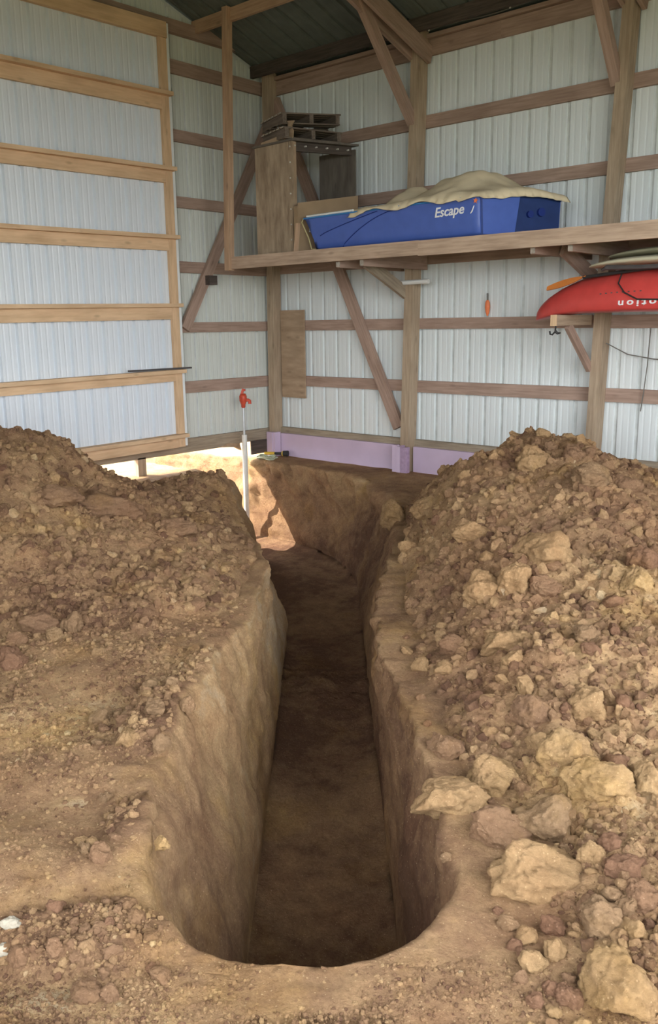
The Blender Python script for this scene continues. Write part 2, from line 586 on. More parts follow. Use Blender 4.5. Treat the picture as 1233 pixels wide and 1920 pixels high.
def bank(u, d):
    """crumbly banks on the left floor"""
    b = 0.0
    for (pu, pd, su, sd_, am) in ((-.72, 3.35, .17, .40, 1.0), (-.62, 2.55, .15, .24, .7), (-.66, 2.02, .30, .12, 1.0), (-.60, 4.0, .15, .3, .5)):
        b = np.maximum(b, am * np.exp(-((u - pu) / su) ** 2 - ((d - pd) / sd_) ** 2))
    return sm(.2, .75, b + .35 * fbm(u, d, 5, 3, 69))


def floor_h(u, d):
    """trampled earth floor"""
    z = 0.05 * fbm(u, d, 0.7, 3, 41) + 0.03 * fbm(u, d, 3.0, 3, 42)
    left = sm(-0.35, -0.75, u) * sm(5.4, 4.2, d)
    cl = sm(-0.08, 0.2, fbm(u, d, 2.6, 3, 44))                # crumbly patches
    z += left * cl * (0.35 * domes(u, d, 0.055, 61) + 0.25 * domes(u, d, 0.025, 63))
    z += left * 0.035 * np.sin(d * 9.0 + 2.0 * fbm(u, d, 0.8, 2, 45)) * sm(3.2, 2.2, d)
    bk = bank(u, d)
    z += bk * (0.045 + 0.30 * domes(u, d, 0.07, 65, .6) + 0.3 * domes(u, d, 0.035, 66, .7) + .014 * rough(u, d, 67))
    z += 0.18 * domes(u, d, 0.02, 71, 0.6) * sm(6, 4, d) + left * 0.010 * rough(u, d, 68)
    return z * sm(9.4, 8.2, d) + 0.012 * fbm(u, d, 3, 3, 46)


R_U = [.42, .55, .64, .72, .82, .93, 1.05, 1.24, 1.41, 1.54, 1.69, 1.8, 1.93, 2.1, 2.25, 2.4, 2.9, 3.4, 4.2]
R_Z = [-.06, .06, .14, .30, .42, .52, .58, .61, .68, .72, .70, .66, .58, .50, .43, .39, .30, .20, .0]


def heap_r(u, d):
    rid = np.interp(u + 0.06 * fbm(u, d, 2.5, 2, 81), R_U, R_Z)
    g = np.interp(d, [1.0, 1.5, 2.5, 3.5, 4.5, 5.4, 6.0, 6.4, 7.0, 7.5, 7.9, 8.3],
                  [-.1, .0, .08, .22, .46, .78, .96, 1.0, .80, .32, .0, -.15])
    edge = np.interp(d, [1.0, 1.9, 3.0, 4.0, 5.0, 6.5, 8.3], [.62, .50, .38, .26, .32, .60, .68])
    ap = np.interp(u - edge, [-.1, 0, .08, .35, .9, 2.0, 3.4], [-.08, -.02, .03, .10, .13, .15, .05])
    ap = ap * np.interp(d, [1.0, 1.45, 1.9, 2.8, 5.0, 6.2, 7.0], [-.1, .1, .55, 1, 1, .7, -.2])
    base = np.where(u > edge, np.maximum(rid * g, -0.05), -0.05)
    z = base + ap
    k = sm(-0.02, 0.10, z)
    z = z + k * (0.10 * fbm(u, d, 2.0, 3, 82) + 0.30 * domes(u, d, 0.21, 83, .35) + 0.36 * domes(u, d, 0.10, 85, .5)
                 + 0.34 * domes(u, d, 0.05, 87, .6) + 0.35 * domes(u, d, 0.024, 89, .7) + 0.022 * rough(u, d, 82))
    return z - 0.03


def heap_l(u, d):
    w = u + 0.08 * fbm(u, d, 2.0, 2, 91)
    a = np.interp(w, [-4.4, -2.6, -2.3, -2.1, -1.9, -1.75, -1.62, -1.42, -1.2, -.9, -.62, -.45, -.36],
                  [1.0, .97, .92, .86, .75, .62, .52, .40, .33, .22, .09, .0, -.08])
    ga = np.interp(d, [3.6, 4.1, 4.35, 4.8, 5.3, 5.8, 6.2, 6.7, 7.2, 7.7, 8.2],
                   [-.1, .0, .10, .34, .66, .92, 1.0, .86, .55, .2, -.1])
    b = np.interp(w, [-2.6, -2.0, -1.6, -1.4, -1.16, -.97, -.82, -.70, -.60, -.5],
                  [.10, .2, .25, .32, .43, .39, .26, .12, .0, -.12])
    gb = np.interp(d, [5.6, 6.2, 6.7, 7.1, 7.4, 7.8, 8.3], [-.1, .25, .75, 1.0, .9, .4, -.2])
    za, zb = np.maximum(a, -.1) * np.maximum(ga, -.1), b * gb
    za = np.where((a < 0) | (ga < 0), -np.abs(za) - .02, za)
    zb = np.where((b < 0) | (gb < 0), -np.abs(zb) - .02, zb)
    z = np.maximum(za, zb)
    k = sm(-0.02, 0.09, z)
    z = z + k * (0.10 * fbm(u, d, 2.2, 3, 92) + 0.32 * domes(u, d, 0.24, 93, .3) + 0.36 * domes(u, d, 0.10, 95, .5)
                 + 0.34 * domes(u, d, 0.05, 97, .6) + 0.35 * domes(u, d, 0.024, 99, .7) + 0.022 * rough(u, d, 92))
    return z - 0.03


def inside(u, d):
    x, y = to_xy(u, d)
    return (x > 0.12) & (y < -0.16) & (x < BX - .15)


def ground_z(u, d):
    u, d = np.atleast_1d(np.asarray(u, float)), np.atleast_1d(np.asarray(d, float))
    z = floor_h(u, d)
    ins = inside(u, d)
    z = np.where(ins, np.maximum(z, np.maximum(heap_r(u, d), heap_l(u, d))), z)
    return z


def at(px, py):
    """where the sight line through a spot of the photograph meets the soil -> (u, d, z)"""
    dv = CR * (px - W / 2) / FPX - CU * (py - H / 2) / FPX + CF
    du, dd = dv[:2] @ HX, dv[:2] @ HY
    t = np.linspace(1.2, 9.5, 1400)
    u, d, z = t * du, t * dd, CAM[2] + t * dv[2]
    hit = np.nonzero(z <= ground_z(u, d))[0]
    i = hit[0] if len(hit) else len(t) - 1
    return u[i], d[i], z[i], t[i]


def np_mesh(name, V, F, mat, tone=None, smooth=True):
    me = bpy.data.meshes.new(name)
    V = np.asarray(V, np.float32)
    F = np.asarray(F, np.int32)
    k = F.shape[1]
    me.vertices.add(len(V))
    me.vertices.foreach_set('co', V.ravel())
    me.loops.add(F.size)
    me.loops.foreach_set('vertex_index', F.ravel())
    me.polygons.add(len(F))
    me.polygons.foreach_set('loop_start', np.arange(0, F.size, k, dtype=np.int32))
    if tone is not None:
        a = me.attributes.new('tone', 'FLOAT', 'POINT')
        a.data.foreach_set('value', np.asarray(tone, np.float32))
    me.materials.append(mat)
    me.update(calc_edges=True)
    me.polygons.foreach_set('use_smooth', [smooth] * len(F))
    return me


def grid_faces(nr, nc):
    i, j = np.meshgrid(np.arange(nr - 1), np.arange(nc - 1), indexing='ij')
    a = (i * nc + j).ravel()
    return np.stack([a, a + 1, a + nc + 1, a + nc], 1)


# ------------------------------------------------------------------ floor with the trench
gu = np.concatenate([np.arange(-6.4, -3.4, 0.1), np.arange(-3.4, -1.4, 0.03), np.arange(-1.4, 1.2, 0.016),
                     np.arange(1.2, 3.4, 0.04), np.arange(3.4, 4.7, 0.1)])
gd = np.concatenate([np.arange(0.3, 1.6, 0.08), np.arange(1.6, 3.6, 0.0145), np.arange(3.6, 5.5, 0.022), np.arange(5.5, 8.6, 0.045), np.arange(8.6, 14.2, 0.09)])
GU, GD = np.meshgrid(gu, gd)
u_, d_ = GU.ravel(), GD.ravel()
idx, off, al = path_near(u_, d_)
z_ = floor_h(u_, d_)
mL, mR = -LIPL[idx], LIPR[idx]
gap = np.maximum(mL - off, off - mR)                       # distance outside the lip
gap = np.where(d_ < 1.705, 1.0, gap)
gap = np.where(idx == len(PATH) - 1, 9, gap)
z_ -= 0.02 * (1 - sm(0.10, 0.22, gap))
X_, Y_ = to_xy(u_, d_)
V1 = np.stack([X_, Y_, z_], 1)
F1 = grid_faces(len(gd), len(gu))
keep = ~np.all(gap[F1] < 0.10, axis=1)
F1 = F1[keep]
tone1 = 0.10 * fbm(u_, d_, 0.6, 2, 51) + 0.08 * sm(4.6, 3.2, d_) * sm(-.4, -1.2, u_)
# pale, scraped patches on the left
for (pu, pd, su, sd_, am) in ((-.74, 1.80, .17, .08, .5), (-.63, 2.25, .10, .045, .75), (-.82, 2.70, .14, .035, .45), (-1.0, 3.5, .5, .35, .22), (-.45, 1.72, .12, .06, .35)):
    tone1 += am * np.exp(-((u_ - pu) / su) ** 4 - ((d_ - pd) / sd_) ** 4)

tone1 -= 0.2 * bank(u_, d_)

# trench strip: columns run left ground -> lip -> wall -> floor -> wall -> lip -> right ground
NG, NW, NF = 14, 34, 18
rowsV, rowsT = [], []
sg = np.linspace(0.30, 0.0, NG)
wv = np.linspace(0, 1, NW + 2)[1:-1]
fv = np.linspace(0, 1, NF)
n = len(PATH)
for side in (0,):
    offs, zz, tt, kind = [], [], [], []
    for g in sg:                                            # left ground
        offs.append(-LIPL - g); zz.append(None); kind.append(('g', g))
    for w_ in wv:                                           # left wall
        w2 = min(1, w_ / .86)
        offs.append(-(LIPL * (1 - w2) + BOTL * w2)); zz.append(w_); kind.append(('w', w_))
    for f_ in fv:
        offs.append(-BOTL * (1 - f_) + BOTR * f_); zz.append(1.0); kind.append(('f', f_))
    for w_ in wv[::-1]:
        w2 = min(1, w_ / .86)
        offs.append(LIPR * (1 - w2) + BOTR * w2); zz.append(w_); kind.append(('w', w_))
    for g in sg[::-1]:
        offs.append(LIPR + g); zz.append(None); kind.append(('g', g))
nc = len(offs)
OFF = np.stack(offs, 1)                                     # n x nc
U2 = PATH[:, 0][:, None] + NRM[:, 0][:, None] * OFF
D2 = PATH[:, 1][:, None] + NRM[:, 1][:, None] * OFF
S2 = np.repeat(PS[:, None], nc, 1)
ZG = floor_h(U2.ravel(), D2.ravel()).reshape(U2.shape)
ZLL = ZG[:, NG - 1][:, None]
ZLR = ZG[:, nc - NG][:, None]
Z2 = np.empty_like(U2)
T2 = np.zeros_like(U2)
outer = sm(7.2, 8.6, S2) * (S2 < 10.6)                      # bend: gouged outer bank
for j, (kd, q) in enumerate(kind):
    left = j < nc // 2
    if kd == 'g':
        Z2[:, j] = ZG[:, j] - 0.035 * sm(0.22, 0.30, q) + .010 * rough(U2[:, j], D2[:, j], 171) * sm(.25, .05, q)
        Z2[:, j] -= 0.03 * (1 - sm(1.70, 1.74, S2[:, j]))
        T2[:, j] = 0.10 * fbm(U2[:, j], D2[:, j], 0.6, 2, 51) - 0.2 * bank(U2[:, j], D2[:, j])
    elif kd == 'w':
        e = q ** 1.25 if left else q ** 1.1
        zl = ZLL[:, 0] if left else ZLR[:, 0]
        Z2[:, j] = np.where(CAP > .02, zl * (1 - q) + FLZ * e, zl)
        sc = fbm(S2[:, j] * 1.0, np.full(n, q * 1.6 + (0 if left else 9)), 3.2, 4, 151)
        fine = domes(S2[:, j], np.full(n, q * 1.1 + (0 if left else 30)), .05, 161, .7)
        tear = 0.17 * outer[:, j] * fbm(S2[:, j] * 1.6 + q * 1.2, np.full(n, q * .7), 4.5, 3, 155) * (1 - q) * (0 if left else 1)
        amp = (0.05 * sc + (0.38 * fine + .022 * rough(S2[:, j], np.full(n, q * 1.1 + (0 if left else 30)), 163)) * np.clip(1.1 - 1.5 * q, 0.12, 1)) * np.minimum(1, 5 * (1 - q)) + tear
        sgn = 1 if left else -1
        U2[:, j] += NRM[:, 0] * amp * sgn * CAP
        D2[:, j] += NRM[:, 1] * amp * sgn * CAP
        Z2[:, j] += 0.02 * sc * (CAP > .02)
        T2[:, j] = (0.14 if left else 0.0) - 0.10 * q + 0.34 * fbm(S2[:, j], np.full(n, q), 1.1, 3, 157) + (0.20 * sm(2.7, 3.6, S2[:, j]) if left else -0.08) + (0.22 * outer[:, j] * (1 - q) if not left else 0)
    else:
        Z2[:, j] = FLZ + (CAP > .02) * 0.035 * fbm(U2[:, j], D2[:, j], 2.2, 3, 181) + 0.010 * fbm(U2[:, j], D2[:, j], 18, 2, 183)
        lump = np.exp(-((S2[:, j] - 5.75) / .42) ** 2)
        Z2[:, j] += (CAP > .02) * lump * (0.05 + 0.8 * domes(U2[:, j], D2[:, j], .11, 185, .8) + .5 * domes(U2[:, j], D2[:, j], .05, 187, .8))
        Z2[:, j] += 0.03 * (abs(q - .5) * 2) ** 6 * (CAP > .02) + np.where(CAP > .02, 0, (ZLL[:, 0] + ZLR[:, 0]) / 2)
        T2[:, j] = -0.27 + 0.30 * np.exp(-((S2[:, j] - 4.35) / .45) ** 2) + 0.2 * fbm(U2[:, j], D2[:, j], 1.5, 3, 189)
x2, y2 = to_xy(U2.ravel(), D2.ravel())
V2 = np.stack([x2, y2, Z2.ravel()], 1)
F2 = grid_faces(n, nc)
# ahead of the trench tip the two ground flanges meet in one seam: weld it and drop the empty faces
zr = np.nonzero(CAP < .02)[0][:-1]
wm = np.arange(n * nc)
for i_ in zr:
    wm[i_ * nc + NG - 1:i_ * nc + nc - NG + 1] = i_ * nc + NG - 1
F2w = wm[F2]
good = np.array([len(set(q)) == 4 for q in F2w[:(len(zr) + 1) * (nc - 1)].tolist()])
F2 = np.vstack([F2w[:len(good)][good], F2w[len(good):]])
# wide plain ground round about (inside the barn behind the photographer, and outdoors)
ob = []
a0, a1, b0, b1 = gu[0], gu[-1], gd[0], gd[-1]
for (p, q, r, s) in ((-40, a0, -40, 45), (a1, 40, -40, 45), (a0, a1, -40, b0), (a0, a1, b1, 45)):
    for (uu, dd) in ((p, r), (q, r), (q, s), (p, s)):
        xx, yy = to_xy(uu, dd)
        ob.append((xx, yy, -0.004))
V3 = np.array(ob)
F3 = np.arange(16).reshape(4, 4)
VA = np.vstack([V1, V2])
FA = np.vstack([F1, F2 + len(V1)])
TA = np.concatenate([tone1, T2.ravel()]) + 0.20 * sm(0.6, -0.4, VA[:, 0])  # paler beyond the left wall: the bank's sun glare put into the tone
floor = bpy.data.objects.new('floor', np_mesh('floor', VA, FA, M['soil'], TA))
COL.objects.link(floor)
struct(floor)
lawn = bpy.data.objects.new('ground', np_mesh('ground', V3, F3, M['lawn']))
COL.objects.link(lawn)
struct(lawn)


# ------------------------------------------------------------------ spoil heaps
def heap(name, fn, us, ds, tonefn, label):
    A, B = np.meshgrid(us, ds)
    u, d = A.ravel(), B.ravel()
    z = fn(u, d)
    fl = floor_h(u, d)
    x, y = to_xy(u, d)
    ok = (z > fl - 0.03) & inside(u, d) & (lip_gap(u, d) > 0.0)
    F = grid_faces(len(ds), len(us))
    F = F[np.all(ok[F], axis=1)]
    used, inv = np.unique(F, return_inverse=True)
    F = inv.reshape(F.shape)
    V = np.stack([x, y, z], 1)[used]
    o = bpy.data.objects.new(name, np_mesh(name, V, F, M['soil'], tonefn(u, d)[used]))
    COL.objects.link(o)
    return tag(o, label, 'soil heap')


hr = heap('spoil_heap', heap_r, np.concatenate([np.arange(.1, 1.6, .014), np.arange(1.6, 4.2, .022)]),
          np.concatenate([np.arange(1.3, 3.6, .013), np.arange(3.6, 8.2, .02)]),
          lambda u, d: 0.02 + 0.16 * sm(4.5, 2.6, d) * sm(.3, .8, u) - 0.16 * sm(1.7, 2.4, u) * sm(4, 5.2, d) + 0.25 * fbm(u, d, 1.2, 2, 111),
          'long heap of crumbly tan and reddish clay spoil right of the trench')
hl = heap('spoil_heap', heap_l, np.arange(-4.4, -.25, .018), np.arange(3.7, 8.3, .018),
          lambda u, d: -0.03 + 0.22 * fbm(u, d, 1.2, 2, 113) + 0.08 * sm(-1.0, -.5, u),
          'tall heap of brown clay spoil left of the trench below the sliding door')


# ------------------------------------------------------------------ soil clods
def clod_mesh(name, seed, sub, cuts, rough, mat):
    rs = np.random.default_rng(seed)
    bm = bmesh.new()
    bmesh.ops.create_icosphere(bm, subdivisions=sub, radius=1.0)
    pl = []
    for _ in range(cuts):
        v = rs.normal(size=3)
        v /= np.linalg.norm(v)
        pl.append((Vector(v), rs.uniform(0.55, 0.85)))
    off = Vector(rs.uniform(-50, 50, 3))
    for v in bm.verts:
        p = v.co.copy()
        for nv, dd in pl:
            e = p.dot(nv) - dd
            if e > 0:
                p -= nv * e * 0.92
        nrm = v.co.normalized()
        k = mnoise.fractal(p * 1.6 + off, 0.9, 2.1, 5) * rough
        k += (mnoise.noise(p * 5.0 + off) + .6 * mnoise.noise(p * 11.0 + off) + .4 * mnoise.noise(p * 23.0 + off)) * rough * 0.30
        if sub > 3:
            q = p * 9.0 + off
            k += rough * 0.22 * (0.45 - 1.6 * abs(mnoise.noise(q))) + rough * 0.12 * (0.45 - 1.6 * abs(mnoise.noise(q * 2.3)))
        v.co = p + nrm * k
    me = bpy.data.meshes.new(name)
    bm.to_mesh(me)
    bm.free()
    me.materials.append(mat)
    me.polygons.foreach_set('use_smooth', [True] * len(me.polygons))
    return me


TONES = {'t': 'soil_tan', 'b': 'soil_brown', 'r': 'soil_red', 'g': 'soil_grey', 'w': 'stone'}
CM = {k: [clod_mesh('soil_clod', 100 + 10 * i + ord(k), 4, 7 + i % 4, 0.22, M[v]) for i in range(6)] for k, v in TONES.items()}
CMB = {k: [clod_mesh('soil_clod', 500 + 10 * i + ord(k), 5, 6 + i % 4, 0.2, M[v]) for i in range(6)] for k, v in TONES.items()}


def clod(u, d, z, sx, sy, sz, rz, tone, var, label, group=None, tilt=(0, 0), name='soil_clod', cat='soil clod'):
    o = bpy.data.objects.new(name, (CM if group else CMB)[tone][var % 6])
    COL.objects.link(o)
    x, y = to_xy(u, d)
    o.location = (x, y, z)
    o.scale = (sx, sy, sz)
    o.rotation_euler = (tilt[0], tilt[1], rz)
    return tag(o, label, cat, group)


YAW = math.radians(41.925)
# the clods one can point at: (px, py, width px, height px, tone, variant, label)
BIG = [
    (1020, 1038, 112, 88, 't', 0, 'largest tan clay block high on the right heap with a dark underside'),
    (971, 1092, 66, 70, 't', 1, 'tan upright clod just below the largest block on the right heap'),
    (908, 1104, 70, 66, 't', 2, 'rounded tan clod left of the upright clod on the right heap'),
    (1022, 1103, 60, 44, 'b', 3, 'brown clod tucked under the largest block on the right heap'),
    (955, 1204, 96, 60, 't', 4, 'single broad tan clod halfway down the right heap'),
    (1110, 893, 76, 48, 'g', 5, 'pale flat-faced clod near the top of the right heap by the post'),
    (1002, 862, 62, 54, 't', 2, 'rounded clod at the very peak of the right heap'),
    (1078, 852, 40, 40, 'b', 1, 'small upright clod on the ridge beside the peak of the right heap'),
    (1032, 838, 26, 20, 'b', 3, 'little clod perched topmost on the peak of the right heap'),
    (1172, 908, 60, 40, 'b', 4, 'dark brown slab poking out in front of the purple foam board'),
    (800, 950, 56, 40, 't', 0, 'tan clod with a dark hollow on the far left shoulder of the right heap'),
    (735, 962, 44, 56, 't', 5, 'oblong tan lump at the bend edge of the trench'),
    (886, 1002, 62, 42, 't', 3, 'tan clod left of and above the largest block on the right heap'),
    (1208, 1050, 60, 54, 'r', 2, 'reddish clod at the frame edge high on the right heap'),
    (1196, 1092, 56, 60, 't', 5, 'tan angular clod under the reddish clod at the frame edge'),
    (1098, 1186, 50, 42, 'g', 4, 'pale crumbly clod right of the broad tan clod on the right heap'),
    (850, 1210, 60, 36, 'b', 0, 'low tan-brown lump near the right lip of the trench'),
    (1110, 1332, 78, 78, 't', 1, 'big rounded tan clod at mid slope right of a grey lump'),
    (996, 1338, 70, 62, 'b', 5, 'brown hollowed clod left of the big rounded tan clod'),
    (1060, 1412, 84, 80, 't', 3, 'tan clod below and between the rounded and hollowed clods'),
    (925, 1462, 88, 78, 't', 2, 'smooth tan clod beside the slab at the trench edge'),
    (848, 1500, 136, 78, 't', 4, 'long tilted slab of clay jutting out at the right lip of the trench'),
    (1130, 1468, 128, 82, 't', 0, 'wide flat-topped tan block right of centre on the lower right heap'),
    (1218, 1466, 66, 78, 't', 5, 'pale tan block cut by the frame edge beside the wide block'),
    (1030, 1545, 112, 92, 'g', 1, 'greyish crumbly block below the wide flat-topped block'),
    (1012, 1645, 172, 104, 't', 2, 'massive pale yellow clay block low on the right heap'),
    (1110, 1608, 46, 52, 't', 3, 'small yellow clod right of the massive block'),
    (1172, 1628, 72, 42, 'r', 4, 'purplish red clod right of the massive block'),
    (1130, 1728, 76, 74, 'g', 0, 'mottled grey-tan clod below the purplish red clod'),
    (1208, 1682, 62, 62, 'b', 1, 'brown clod against the frame edge under the purplish red clod'),
    (1176, 1702, 46, 50, 'g', 3, 'pale grey angular clod between the brown and mottled clods'),
    (1165, 1856, 138, 118, 't', 5, 'biggest foreground block in the bottom corner of the right heap'),
    (1068, 1872, 50, 46, 'r', 2, 'reddish-brown clod left of the biggest foreground block'),
    (836, 1402, 66, 56, 'b', 4, 'brown clod above the long tilted slab at the trench lip'),
    (938, 1560, 120, 70, 'b', 3, 'brown sloping mass between the tilted slab and the massive block'),
    (1188, 1748, 50, 44, 't', 0, 'tan pitted clod near the frame edge below the grey angular clod'),
    (836, 1608, 24, 15, 'g', 5, 'small flat pale stone-like chip under the tilted slab'),
    (195, 948, 134, 58, 'b', 4, 'large tilted slab of clay across the middle of the left heap'),
    (92, 930, 100, 44, 'b', 2, 'brown overhanging lump left of the large slab on the left heap'),
    (330, 992, 78, 38, 'b', 3, 'dark-bottomed overhanging clod right of the large slab on the left heap'),
    (72, 1172, 84, 42, 'b', 0, 'broad layered clod at the toe of the left heap'),
    (134, 1172, 36, 50, 'g', 1, 'upright pale clod at the toe of the left heap'),
    (100, 1190, 30, 26, 'g', 5, 'round pale clod between the two clods at the toe of the left heap'),
    (30, 1200, 44, 26, 'b', 3, 'flat brown clod at the frame edge by the toe of the left heap'),
    (18, 1236, 60, 46, 'r', 2, 'reddish clod on the bare floor at the left frame edge'),
    (182, 1222, 24, 16, 'g', 0, 'small grey clod just off the toe of the left heap'),
    (188, 1346, 38, 30, 'g', 1, 'lone pale clod on the open floor left of the trench'),
    (292, 1330, 40, 30, 'g', 2, 'dark-hollowed crumbly clod by the left lip of the trench'),
    (240, 1386, 44, 46, 't', 4, 'tan upright clod in the crumbly cluster left of the trench'),
    (302, 1398, 36, 40, 'g', 5, 'grey crumbly clod in the cluster at the left lip of the trench'),
    (350, 1318, 26, 36, 'g', 3, 'pale narrow clod on the left lip of the trench'),
    (188, 1602, 40, 48, 'b', 1, 'brown clod on the floor above the pale scraped slab'),
    (302, 1582, 30, 26, 't', 0, 'tan clod on the left lip above the pale scraped slab'),
    (252, 1722, 32, 28, 'b', 5, 'square brown clod below the pale scraped slab'),
    (34, 1797, 46, 52, 'b', 2, 'brown clod in the bottom corner beside the white stone'),
    (100, 1782, 36, 36, 'b', 3, 'dark brown clod right of the corner clod in the crumb bank'),
    (160, 1862, 62, 44, 'b', 4, 'dark lump at the bottom of the left crumb bank'),
    (204, 1866, 36, 36, 'b', 0, 'smaller dark lump right of the bottom lump'),
    (186, 1742, 28, 24, 'b', 1, 'brown clod in the middle of the left crumb bank'),
]
placed = []
for i, (px, py, wp, hp, tone, var, lab) in enumerate(BIG):
    u, d, z, t = at(px, py + hp * 0.25)
    w = wp / FPX * t / 2
    h = hp / FPX * t / 2
    dep = max(min(w, h * 1.25), 0.6 * w)
    vz = 0.9 * h
    clod(u, d + dep * 0.4, z + 0.30 * h, w * 1.12, dep * 1.1, vz * 1.25, YAW + RNG.uniform(-.15, .15), tone, var, lab,
         None, (RNG.uniform(-.25, .1), RNG.uniform(-.15, .15)))
    placed.append((u, d, w))
STN = [(22, 1735, 34, 14, 'flat white stone lying near the left frame edge'), (8, 1786, 34, 16, 'white stone chip cut by the left frame edge beside the corner clod')]
for px, py, wp, hp, lab in STN:
    u, d, z, t = at(px, py)
    w, h = wp / FPX * t / 2, hp / FPX * t / 2
    clod(u, d, z + 0.008, w * 1.2, w * .8, h * 1.3, YAW, 'w', 2, lab, None, (0, 0), 'stone', 'stone')

import re
LM = []
for (px, py, wp, hp, tone, var, lab) in BIG:
    sh_ = re.split(r' (?:on|at|below|beside|left|right|above|just|under|with|in|by|against|between|across|halfway|tucked|perched|cut|off|poking|jutting|and|high|low|near) ', lab)[0]
    LM.append((px, py, max(wp, hp) / 2, sh_))
_n = [m[3] for m in LM]
LM = [m for m in LM if _n.count(m[3]) == 1 and len(m[3].split()) >= 3]
TAKEN = {}
TONEW = {'t': 'tan', 'b': 'brown', 'r': 'reddish', 'g': 'pale'}


def own_label(o, tone):
    """a small clod close to a large one is named by where it lies beside it"""
    p = np.array(o.location) - CAM
    k = p @ CF
    px, py = W / 2 + FPX * (p @ CR) / k, H / 2 - FPX * (p @ CU) / k
    best = None
    for (lx, ly, lr, nm) in LM:
        dx, dy = px - lx, py - ly
        dist = math.hypot(dx, dy)
        if dist < lr * 1.1 + 45 and (best is None or dist < best[0]):
            w = ('just right of' if dx > 0 else 'just left of') if abs(dx) > abs(dy) else ('just below' if dy > 0 else 'just above')
            best = (dist, w, nm)
    if best is None:
        return
    key = best[1:]
    if key not in TAKEN or best[0] < TAKEN[key][0]:
        TAKEN[key] = (best[0], o, 'small %s clay clod lying %s the %s' % (TONEW[tone], best[1], best[2]))


ZONES = [  # u0, u1, d0, d1, number, size range, tones, label, group
    (.45, 2.2, 1.55, 2.7, 50, (.016, .042), 'ttbbgr', 'loose fist-sized clay clod on the low front of the right heap', 'small clods on the low front of the right heap'),
    (.35, 2.4, 2.7, 4.3, 55, (.018, .05), 'ttbbr', 'loose clay clod on the middle slope of the right heap', 'small clods on the middle slope of the right heap'),
    (.5, 2.6, 4.3, 6.6, 40, (.025, .06), 'ttbrb', 'loose clay clod on the upper slope of the right heap', 'small clods on the upper slope of the right heap'),
    (-2.4, -.5, 4.3, 6.3, 30, (.022, .055), 'bbbt', 'loose brown clay clod on the face of the left heap', 'small clods on the face of the left heap'),
    (-.92, -.56, 2.95, 3.85, 24, (.016, .05), 'gbgt', 'chunky clay clod in the cluster at the middle of the left lip', 'chunky clods at the middle of the left trench lip'),
    (-.80, -.54, 2.35, 2.75, 14, (.012, .032), 'gbt', 'clay clod by the left lip above the pale scraped slab', 'clods by the left lip above the scraped slab'),
    (-.95, -.40, 1.88, 2.18, 24, (.010, .028), 'bbrb', 'brown clay clod in the crumb bank at the bottom left', 'clods in the bottom left crumb bank'),
]
for (u0, u1, d0, d1, num, (s0, s1), tones, lab, grp) in ZONES:
    done = 0
    tries = 0
    while done < num and tries < 3000:
        tries += 1
        u, d = RNG.uniform(u0, u1), RNG.uniform(d0, d1)
        if abs(u) > 0.37 * d:
            continue
        r = s0 + (s1 - s0) * RNG.random() ** 1.7
        if lip_gap(u, d)[0] < r * 1.2 + .02:
            continue
        if any((u - a) ** 2 + (d - b) ** 2 < (c * .9 + r) ** 2 for a, b, c in placed):
            continue
        placed.append((u, d, r))
        z = ground_z(u, d)[0]
        tn = tones[RNG.integers(len(tones))]
        own_label(clod(u, d, z + r * .25, r * RNG.uniform(.9, 1.35), r * RNG.uniform(.8, 1.2), r * RNG.uniform(.65, 1.0), RNG.uniform(0, 6.28),
                       tn, int(RNG.integers(2, 6)), lab, grp, (RNG.uniform(-.5, .5), RNG.uniform(-.5, .5))), tn)
        done += 1


for _, o, lab in TAKEN.values():
    o['label'] = lab


# crumbs too many to count
def crumb_set(seed, sub):
    out = []
    for k in range(6):
        me = clod_mesh('tmp', seed + k, sub, 8, 0.34, M['soil'])
        out.append((np.array([p.co[:] for p in me.vertices]), np.array([p.vertices[:] for p in me.polygons])))
        bpy.data.meshes.remove(me)
    return out


CRS, CRL = crumb_set(301, 1), crumb_set(341, 2)


def crumbs(parent, count, zone, s0, s1, seed, tone0, power=5.0, fn=None, dens=None):
    rs = np.random.default_rng(seed)
    u0, u1, d0, d1 = zone
    m = count * 4
    d = 1 / (1 / d0 + rs.random(m) * (1 / d1 - 1 / d0))     # denser near the camera
    u = rs.uniform(u0, u1, m)
    ok = (np.abs(u) < 0.52 * d) & (lip_gap(u, d) > .012)
    if fn is not None:
        ok &= fn(u, d, rs)
    u, d = u[ok][:count], d[ok][:count]
    z = ground_z(u, d)
    x, y = to_xy(u, d)
    r = (s0 + (s1 - s0) * rs.random(len(u)) ** power) * np.clip(d / 3.0, 0.75, 1.5)
    for big in (False, True):
        VV, FF, TT, nn = [], [], [], 0
        for i in np.nonzero((r > .013) == big)[0]:
            v, f = (CRL if big else CRS)[i % 6]
            a = rs.uniform(0, 6.28)
            ca, sa = math.cos(a), math.sin(a)
            p = v * (r[i] * rs.uniform(.7, 1.3, 3))
            tl = rs.uniform(-.6, .6)
            ct, st = math.cos(tl), math.sin(tl)
            p = np.stack([p[:, 0], p[:, 1] * ct - p[:, 2] * st, p[:, 1] * st + p[:, 2] * ct], 1)
            p = np.stack([p[:, 0] * ca - p[:, 1] * sa, p[:, 0] * sa + p[:, 1] * ca, p[:, 2]], 1)
            VV.append(p + (x[i], y[i], z[i] - r[i] * .12))
            FF.append(f + nn)
            TT.append(np.full(len(v), tone0 + rs.normal() * .15))
            nn += len(v)
        if VV:
            o = bpy.data.objects.new('soil_crumbs', np_mesh('soil_crumbs', np.vstack(VV), np.vstack(FF), M['soil'], np.concatenate(TT), False))
            COL.objects.link(o)
            o.parent = parent
            o['kind'] = 'stuff'


